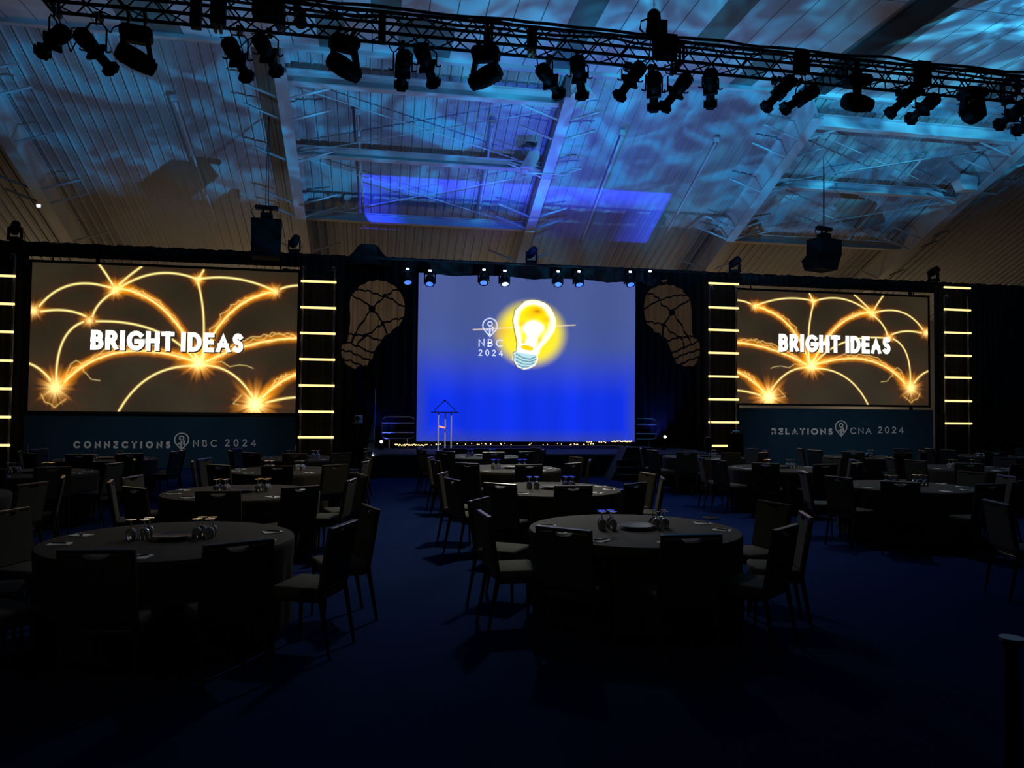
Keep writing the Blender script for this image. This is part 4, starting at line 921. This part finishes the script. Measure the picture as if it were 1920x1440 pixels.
# ------------------------------------------------------------------ hanging loudspeakers
def array(label, cx, y0, y1, w_, turn, lean):
    Y = 21.7; a, b_ = at(cx, y0, Y), at(cx, y1, Y); H = a.z-b_.z
    t = thing('hanging_loudspeaker', label, 'speaker', (a.x, Y, b_.z), radians(turn), 'black loudspeakers hanging over the stage wall')
    bm = new(); o_ = lean
    prism(bm, [(-w_*.47+o_, 0), (w_*.40+o_, 0), (w_*.5, H*.55), (w_*.5, H), (-w_*.5, H), (-w_*.5, H*.5), (-w_*.62+o_, H*.3)] if lean else [(-w_*.46, 0), (w_*.46, 0), (w_*.5, H), (-w_*.5, H)], -.3, .3); obj('cabinet', bm, M['gravel'], t)
    bm = new(); box(bm, (0, 0, H+.10), (.32, .3, .22), bev=.03); box(bm, (0, 0, H+.36), (.62, .2, .12), bev=.03); tube(bm, (-.1, 0, H+.2), (-.1, 0, H+.34), .03); tube(bm, (.1, 0, H+.2), (.1, 0, H+.34), .03); obj('rigging_frame', bm, M['black'], t)
    for s in (-1, 1):
        bm = new(); tube(bm, (s*.04, 0, H+.4), (s*.01, 0, zr(Y, .1)-b_.z), .009, 6); obj('suspension_cable', bm, M['cable'], t)
    bm = new(); path(bm, [(-.28, 0, H+.45), (-.42, 0, H+.25), (-.3, 0, H+.02)], .014); obj('signal_cable', bm, M['cable'], t)
array('black loudspeaker hanging left of the stage beside a rafter', 500, 414, 484, .80, 4, 0)
array('black angled loudspeaker hanging above the right screen', 1545, 450, 508, .92, 18, -.12)

# ------------------------------------------------------------------ gobo spots: bulb shapes thrown on the drapes
def gobo(label, lamp, bulb, cuts, dots, aimpx, power, extra=None):
    L = Vector(lamp); C0 = at(*aimpx, WY); D = (C0-L).normalized(); Q = D.to_track_quat('-Z', 'Y').to_matrix()
    pl = .25; ex, ey = Q.col[0], Q.col[1]
    def to_plate(p):                              # wall point -> spot on the metal plate
        Wp = at(p[0], p[1], WY)-L; s = pl/Wp.dot(D); q = Wp*s; return q.dot(ex), q.dot(ey)
    poly = [to_plate(p) for p in bulb]; cl = [[to_plate(p) for p in c] for c in cuts]; dl = [(to_plate(p), r) for *p, r in dots]
    xs = [p[0] for p in poly]; ys = [p[1] for p in poly]; m = .035
    x0, x1, y0, y1 = min(xs)-m, max(xs)+m, min(ys)-m, max(ys)+m; S = .00012
    nx, ny = int((x1-x0)/S), int((y1-y0)/S)
    gx, gy = np.meshgrid(x0+(np.arange(nx)+.5)*S, y0+(np.arange(ny)+.5)*S)
    op = poly_mask(gx, gy, poly)
    unit = pl/(at(aimpx[0], aimpx[1], WY)-L).dot(D)*(22.2/1400)      # one photo pixel on the wall, on the plate
    if extra: 
        for e in extra: op |= poly_mask(gx, gy, [to_plate(p) for p in e])
    idx = np.argwhere(op); P = np.stack([gx[op], gy[op]], 1); keep = np.ones(len(P), bool)
    for c, wd in zip(cl, [q_[1] for q_ in zip(cuts, [1.6]*len(cuts))]): keep &= dist(P, np.array(c)) > unit*wd
    for (q_, r) in dl: keep &= np.hypot(P[:, 0]-q_[0], P[:, 1]-q_[1]) > unit*r
    hole = np.zeros(op.shape, bool); hole[idx[keep][:, 0], idx[keep][:, 1]] = True
    t = thing('gobo_projector', label, 'stage light', L, 0, 'small pattern projectors on the truss')
    vs, fs = [], []
    for j in range(ny):                            # solid runs of the plate, row by row
        row = hole[j]; e = np.flatnonzero(np.diff(np.concatenate([[1], row.astype(int), [1]])))
        for a, b_ in zip(e[::2], e[1::2]):
            k = len(vs)
            for (i_, j_) in ((a, j), (b_, j), (b_, j+1), (a, j+1)): vs.append(tuple(ex*(x0+i_*S)+ey*(y0+j_*S)+D*pl))
            fs.append((k, k+1, k+2, k+3))
    me = bpy.data.meshes.new('gobo_plate'); me.from_pydata(vs, [], fs); me.materials.append(M['black']); o = bpy.data.objects.new('gobo_plate', me); COL.objects.link(o); o.parent = t
    bm = new(); R4 = Q.to_4x4(); rr = max(x1-x0, y1-y0)*.72
    # tube round lamp and plate, closed at the back
    lathe(bm, [(0, .12), (.05, .12), (rr*.6, .05), (rr, -pl+.04), (rr, -pl-.05), (rr*.97, -pl-.05), (rr*.97, -pl+.04), (rr*.57, .04), (.04, .1), (0, .1)], 20, R4); obj('housing', bm, M['black'], t, True)
    bm = new(); lathe(bm, [(rr*.96, -pl+.003), (min(x1-x0, y1-y0)*.47, -pl-.001), (min(x1-x0, y1-y0)*.47, -pl-.003), (rr*.96, -pl-.001)], 24, R4); obj('plate_holder', bm, M['black'], t)
    bm = new(); tube(bm, (0, -.06, -.07), (0, TY1-L.y, TZ1-L.z), .015); box(bm, (0, TY1-L.y, TZ1-L.z), (.05, .09, .08)); obj('clamp', bm, M['truss'], t)
    half = math.degrees(math.atan(max(x1-x0, y1-y0)*.5/pl))
    spot('bulb_gobo_lamp', L, C0, power, (1.0, .66, .38), 2*half*.98, 0.0, 0.0)
def sp(L): return smooth_poly(L, 4)
z1 = lambda p: (620+p[0]/6, 460+p[1]/6)
bl = [(500, 398), (600, 405), (720, 460), (800, 560), (835, 680), (825, 800), (780, 880), (700, 955), (640, 1000), (570, 1070), (520, 1150), (480, 1215), (470, 1270), (440, 1285), (405, 1365), (330, 1360), (290, 1382), (220, 1370), (150, 1300), (122, 1220), (130, 1130), (185, 1090), (200, 1000), (222, 850), (215, 700), (225, 600), (290, 500), (390, 425)]
ct = [[(270, 495), (430, 515), (500, 545), (590, 575), (640, 560), (700, 510), (760, 500)], [(590, 575), (690, 600), (740, 650), (850, 705)], [(235, 565), (330, 610), (400, 650), (465, 715), (530, 650), (600, 580)], [(465, 715), (400, 800), (320, 920), (265, 1010), (240, 1090)],
      [(465, 715), (540, 800), (590, 880), (520, 930), (430, 1000), (385, 1015), (340, 1070), (300, 1120)], [(590, 880), (700, 840), (740, 830), (840, 815)], [(590, 880), (630, 990)], [(200, 1000), (300, 1010), (385, 1018), (450, 1030), (510, 1065), (580, 1060)],
      [(110, 1095), (200, 1092), (260, 1120), (380, 1165), (400, 1195), (500, 1200)], [(110, 1183), (200, 1190), (300, 1235), (400, 1285), (470, 1290)], [(140, 1285), (220, 1300), (320, 1345), (400, 1365)]]
gobo('small projector at the left end of the truss throwing a bulb shape', (-1.25, 10.85, 7.45), [z1(p) for p in sp(bl)], [[z1(p) for p in c] for c in ct], [(*z1((465, 712)), 6.5), (*z1((605, 572)), 4), (*z1((588, 880)), 4), (*z1((385, 1015)), 4)], (698, 608), 12500)
z3 = lambda p: (1160+p[0]/6, 460+p[1]/6)
br = [(560, 445), (680, 480), (770, 570), (815, 680), (825, 820), (825, 960), (850, 1040), (905, 1100), (915, 1200), (890, 1280), (850, 1350), (770, 1362), (680, 1340), (610, 1260), (600, 1220), (565, 1110), (500, 1020), (420, 975), (340, 900), (290, 800), (280, 690), (310, 560), (370, 490), (460, 455)]
cr = [[(280, 720), (400, 645), (540, 590), (650, 565), (790, 560)], [(330, 545), (390, 555), (450, 600), (490, 670), (600, 740), (700, 670), (800, 618)], [(600, 750), (550, 830), (500, 900), (495, 1030)], [(600, 750), (680, 860), (740, 960), (800, 1080), (820, 1110)], [(310, 855), (500, 890), (590, 980), (680, 1030), (730, 1090), (740, 1140)],
      [(540, 1080), (660, 1040), (860, 1020)], [(595, 1215), (720, 1160), (900, 1080)], [(600, 1290), (750, 1220), (940, 1165)], [(680, 1350), (800, 1290), (930, 1250)]]
gobo('small projector right of the truss centre throwing a bulb shape', (7.4, 10.85, 7.45), [z3(p) for p in sp(br)], [[z3(p) for p in c] for c in cr], [(*z3((600, 755)), 6.5), (*z3((505, 890)), 3.5)], (1258, 610), 8500, [[z3((480, 388)), z3((545, 390)), z3((515, 432))]])

# ------------------------------------------------------------------ chairs
def make_chair():
    t = thing('banquet_chair', '', 'chair')
    w_ = .44
    bm = new(); box(bm, (0, -.015, .455), (w_, .37, .075), bev=.025, seg=3); obj('seat', bm, M['seatf'], t, True)
    bm = new(); box(bm, (0, -.015, .405), (w_-.02, .35, .035), bev=.004); obj('seat_frame', bm, M['frame'], t)
    lean = Matrix.Translation((0, -.205, .46)) @ Matrix.Rotation(radians(9.5), 4, 'X')
    top = .465
    # upholstered back panel with a shallow grip dip in its top edge
    wp = w_/2-.022
    pts = [(-wp, .035), (wp, .035), (wp, top-.03)] + [(.075*cos(a_), top-.03-.028*sin(a_)) for a_ in [pi*i/8 for i in range(9)]] + [(-wp, top-.03)]
    bm = new(); prism(bm, pts, -.022, .022, lean); obj('backrest', bm, M['fabric'], t)
    bm = new()
    for s in (-1, 1): box(bm, (s*(w_/2-.012), 0, top/2), (.024, .034, top), lean, bev=.004)
    box(bm, (0, 0, top-.012), (w_, .036, .026), lean, bev=.006); box(bm, (0, 0, .025), (w_-.03, .03, .025), lean); obj('back_frame', bm, M['frame'], t)
    for s in (-1, 1):
        bm = new(); tube(bm, (s*.195, .145, .40), (s*.2, .155, 0), .019, 6, .011); obj('leg', bm, M['leg'], t)
        bm = new(); tube(bm, (s*.205, -.2, .46), (s*.205, -.285, 0), .021, 6, .012); obj('leg', bm, M['leg'], t)
    return t
CH = make_chair()
COLS = [(-5.05, 'first'), (-1.55, 'second'), (2.15, 'third'), (7.15, 'fourth'), (10.95, 'fifth'), (14.5, 'sixth')]
ROWS = [(6.15, 'nearest row'), (9.4, 'second row'), (12.6, 'third row'), (15.8, 'back row')]
TABLES = {(0, 1): (-5.0, 9.2), (0, 2): (-5.1, 12.2), (0, 3): (-5.1, 15.3), (1, 0): (-1.55, 6.1), (1, 1): (-1.6, 9.33), (1, 2): (-1.5, 12.5), (1, 3): (-1.5, 15.45),
          (2, 0): (2.16, 6.17), (2, 1): (2.18, 9.41), (2, 2): (2.2, 12.7), (2, 3): (2.15, 15.95), (3, 0): (7.25, 6.0), (3, 1): (7.25, 9.35), (3, 2): (7.15, 12.55), (3, 3): (7.12, 15.7),
          (4, 2): (10.85, 12.4), (4, 3): (11.0, 15.7), (5, 3): (14.5, 15.8), (0, 0): (-5.05, 6.0), (5, 2): (14.5, 12.5)}
POS = [(-106, 'left side, stage end'), (-76, 'left side'), (-39, 'front left'), (0, 'front middle'), (36, 'front right'), (74, 'right side'), (105, 'right side, stage end')]
OVR = {(2, 0): [(.93, 7.02), (.84, 6.02), (1.29, 5.22), (2.11, 4.85), (2.95, 5.08), (3.5, 5.71), (3.66, 6.5)],
       (2, 1): [(.82, 9.92), (.86, 9.04), (1.35, 8.43), (2.15, 8.14), (2.96, 8.36), (3.55, 9.02), (3.6, 9.70)],
       (1, 0): [(-2.93, 6.62), (-2.9, 5.7), (-2.55, 5.0), (-1.61, 4.75), (-.84, 4.92), (-.24, 5.6), (-.06, 6.55)],
       (1, 1): [(-2.92, 9.62), (-2.96, 9.02), (-2.48, 8.29), (-1.57, 7.9), (-.81, 8.26), (-.32, 9.03), (-.2, 9.73)]}
first = True
def inview(P, m=60):
    x, y, z = px(P); return z > .5 and -m < x < 1920+m and y < 1500
def rowcol(c, r): return f'{ROWS[r][1]}, {COLS[c][1]} table column'
for (c, r), (tx, ty) in sorted(TABLES.items()):
    grp = f'chairs round the {ROWS[r][1]} table of the {COLS[c][1]} column from the left'
    for k, (an, nm) in enumerate(POS):
        if (c, r) in OVR: bx, by = OVR[(c, r)][k]
        else:
            a_ = radians(an+random.uniform(-3, 3)); rr = 1.36+random.uniform(-.03, .05); bx, by = tx+rr*sin(a_), ty-rr*cos(a_)
        dx, dy = tx-bx, ty-by; dd = hypot(dx, dy); 
        # back-top is .28 m behind the seat centre
        jit = random.uniform(-.05, .05); ux, uy = dx/dd, dy/dd
        cx, cy = bx+ux*.285, by+uy*.285; rz = atan2(-ux, uy)+jit
        if not (inview((cx, cy, .9)) or inview((cx, cy, .45))): continue
        lab = f'dark banquet chair, {nm} seat, {rowcol(c, r)} from the left'
        if first: o = CH; o.location = (cx, cy, 0); o.rotation_euler = (0, 0, rz); o['label'] = lab; o['group'] = grp; first = False
        else: dup(CH, (cx, cy, 0), rz, lab, grp)

# ------------------------------------------------------------------ tables, linen, settings
def make_table():
    t = thing('round_table', '', 'table')
    bm = new(); lathe(bm, [(0, .70), (.86, .70), (.87, .72), (.87, .738), (0, .738)], 48); obj('tabletop', bm, M['wood'], t)
    for k in range(4):
        bm = new(); a_ = pi/4+k*pi/2; tube(bm, (.6*cos(a_), .6*sin(a_), .70), (.66*cos(a_), .66*sin(a_), 0), .02, 8); obj('leg', bm, M['steel'], t)
    return t
def make_cloth():
    bm = new(); n = 128; rings = []
    prof = [(0, .752), (.5, .752), (.86, .752), (.892, .748), (.900, .735), (.901, .70), (.89, .5), (.885, .3), (.88, .10)]
    for r_, z in prof:
        if r_ == 0: rings.append([bm.verts.new((0, 0, z))]); continue
        f_ = max(0, (.735-z)/.55)
        rings.append([bm.verts.new(((r_+f_*.03*sin(17*q)*.5+f_*.006*sin(31*q+1))*cos(q), (r_+f_*.03*sin(17*q)*.5+f_*.006*sin(31*q+1))*sin(q), z)) for q in [2*pi*k/n for k in range(n)]])
    for A, B in zip(rings[:-1], rings[1:]):
        for k in range(n):
            k2 = (k+1) % n
            if len(A) == 1: bm.faces.new((A[0], B[k], B[k2]))
            else: bm.faces.new((A[k], A[k2], B[k2], B[k]))
    return obj('tablecloth', bm, M['cloth'], None, True)
def make_glass():
    t = thing('stem_glass', '', 'glass')
    bm = new(); lathe(bm, [(.031, 0), (.037, .03), (.036, .055), (.026, .078), (.010, .088), (.0, .089), (0, .085), (.009, .084), (.024, .075), (.034, .054), (.035, .03), (.029, 0)], 16); obj('bowl', bm, M['glass'], t, True)
    bm = new(); lathe(bm, [(.006, .086), (.0045, .1), (.0045, .13), (.007, .14)], 10); obj('stem', bm, M['glass'], t, True)
    bm = new(); lathe(bm, [(0, .138), (.012, .139), (.035, .146), (.036, .149), (0, .151)], 18); obj('foot', bm, M['glass'], t, True)
    return t
def make_dish():
    bm = new(); lathe(bm, [(0, 0), (.07, 0), (.12, .018), (.16, .03), (.155, .034), (.11, .024), (0, .018)], 28); return obj('shallow_dish', bm, M['dish'], None, True)
def make_pad():
    t = thing('notepad', '', 'notepad'); bm = new(); box(bm, (0, 0, .003), (.105, .15, .006)); obj('pages', bm, M['paper'], t); return t
def make_pen():
    t = thing('pen', '', 'pen'); bm = new(); tube(bm, (-.062, 0, .006), (.05, 0, .006), .0055, 8); tube(bm, (.05, 0, .006), (.066, 0, .006), .0055, 8, .0012); obj('barrel', bm, M['pen'], t)
    bm = new(); box(bm, (-.04, 0, .0125), (.035, .004, .002)); obj('clip', bm, M['steel'], t); return t
TB, CLO, GLS, DSH, PAD, PEN = make_table(), make_cloth(), make_glass(), make_dish(), make_pad(), make_pen()
used = set()
def place(src, loc, rz, label, group):
    if src.name not in used:
        used.add(src.name); src.location = loc; src.rotation_euler = (0, 0, rz); src['label'] = label; src['group'] = group; return src
    return dup(src, loc, rz, label, group)
for c_ in ('tablecloth', 'shallow_dish'): pass
CLO['category'] = 'tablecloth'; DSH['category'] = 'dish'
GP = ['front left', 'front right', 'rear left', 'rear right']
for (c, r), (tx, ty) in sorted(TABLES.items()):
    if not inview((tx-.9, ty, .76), 0) and not inview((tx+.9, ty, .76), 0): continue
    rc = rowcol(c, r)
    place(TB, (tx, ty, 0), 0, f'round banquet table under dark linen, {rc} from the left', 'round banquet tables')
    place(CLO, (tx, ty, 0), .3*c, f'dark tablecloth on the round table, {rc} from the left', 'dark tablecloths')
    zt = .7525
    place(DSH, (tx+.02, ty-.02, zt), 0, f'dark shallow dish mid table, {rc} from the left', 'dishes')
    sx, oy = (.20, .02)
    for s, sn in ((-1, 'left'), (1, 'right')):
        for k, (ox, oy2) in enumerate(((-.045, -.04), (.045, -.045), (-.03, .05), (.055, .045))):
            if (c+r+k+(s > 0)) % 4 == 3 and k > 1 and s < 0: continue
            gx, gy = tx+s*(sx+.035)+ox+random.uniform(-.008, .008), ty+oy+oy2+random.uniform(-.008, .008)
            place(GLS, (gx, gy, zt), random.random()*6, f'{GP[k]} upturned glass of the {sn} cluster, {rc}', 'upturned stem glasses on the tables')
    for an, nm in POS:
        a_ = radians(an); rr = .74; x_, y_ = tx+rr*sin(a_), ty-rr*cos(a_); rz = a_+random.uniform(-.35, .35)
        if not inview((x_, y_, .76), 0): continue
        place(PAD, (x_, y_, zt), rz, f'white notepad at the {nm} place, {rc}', 'white notepads on the tables')
        place(PEN, (x_, y_, zt+.0065), rz+.9+random.uniform(-.2, .2), f'black pen on the notepad, {nm} place, {rc}', 'black pens on the notepads')
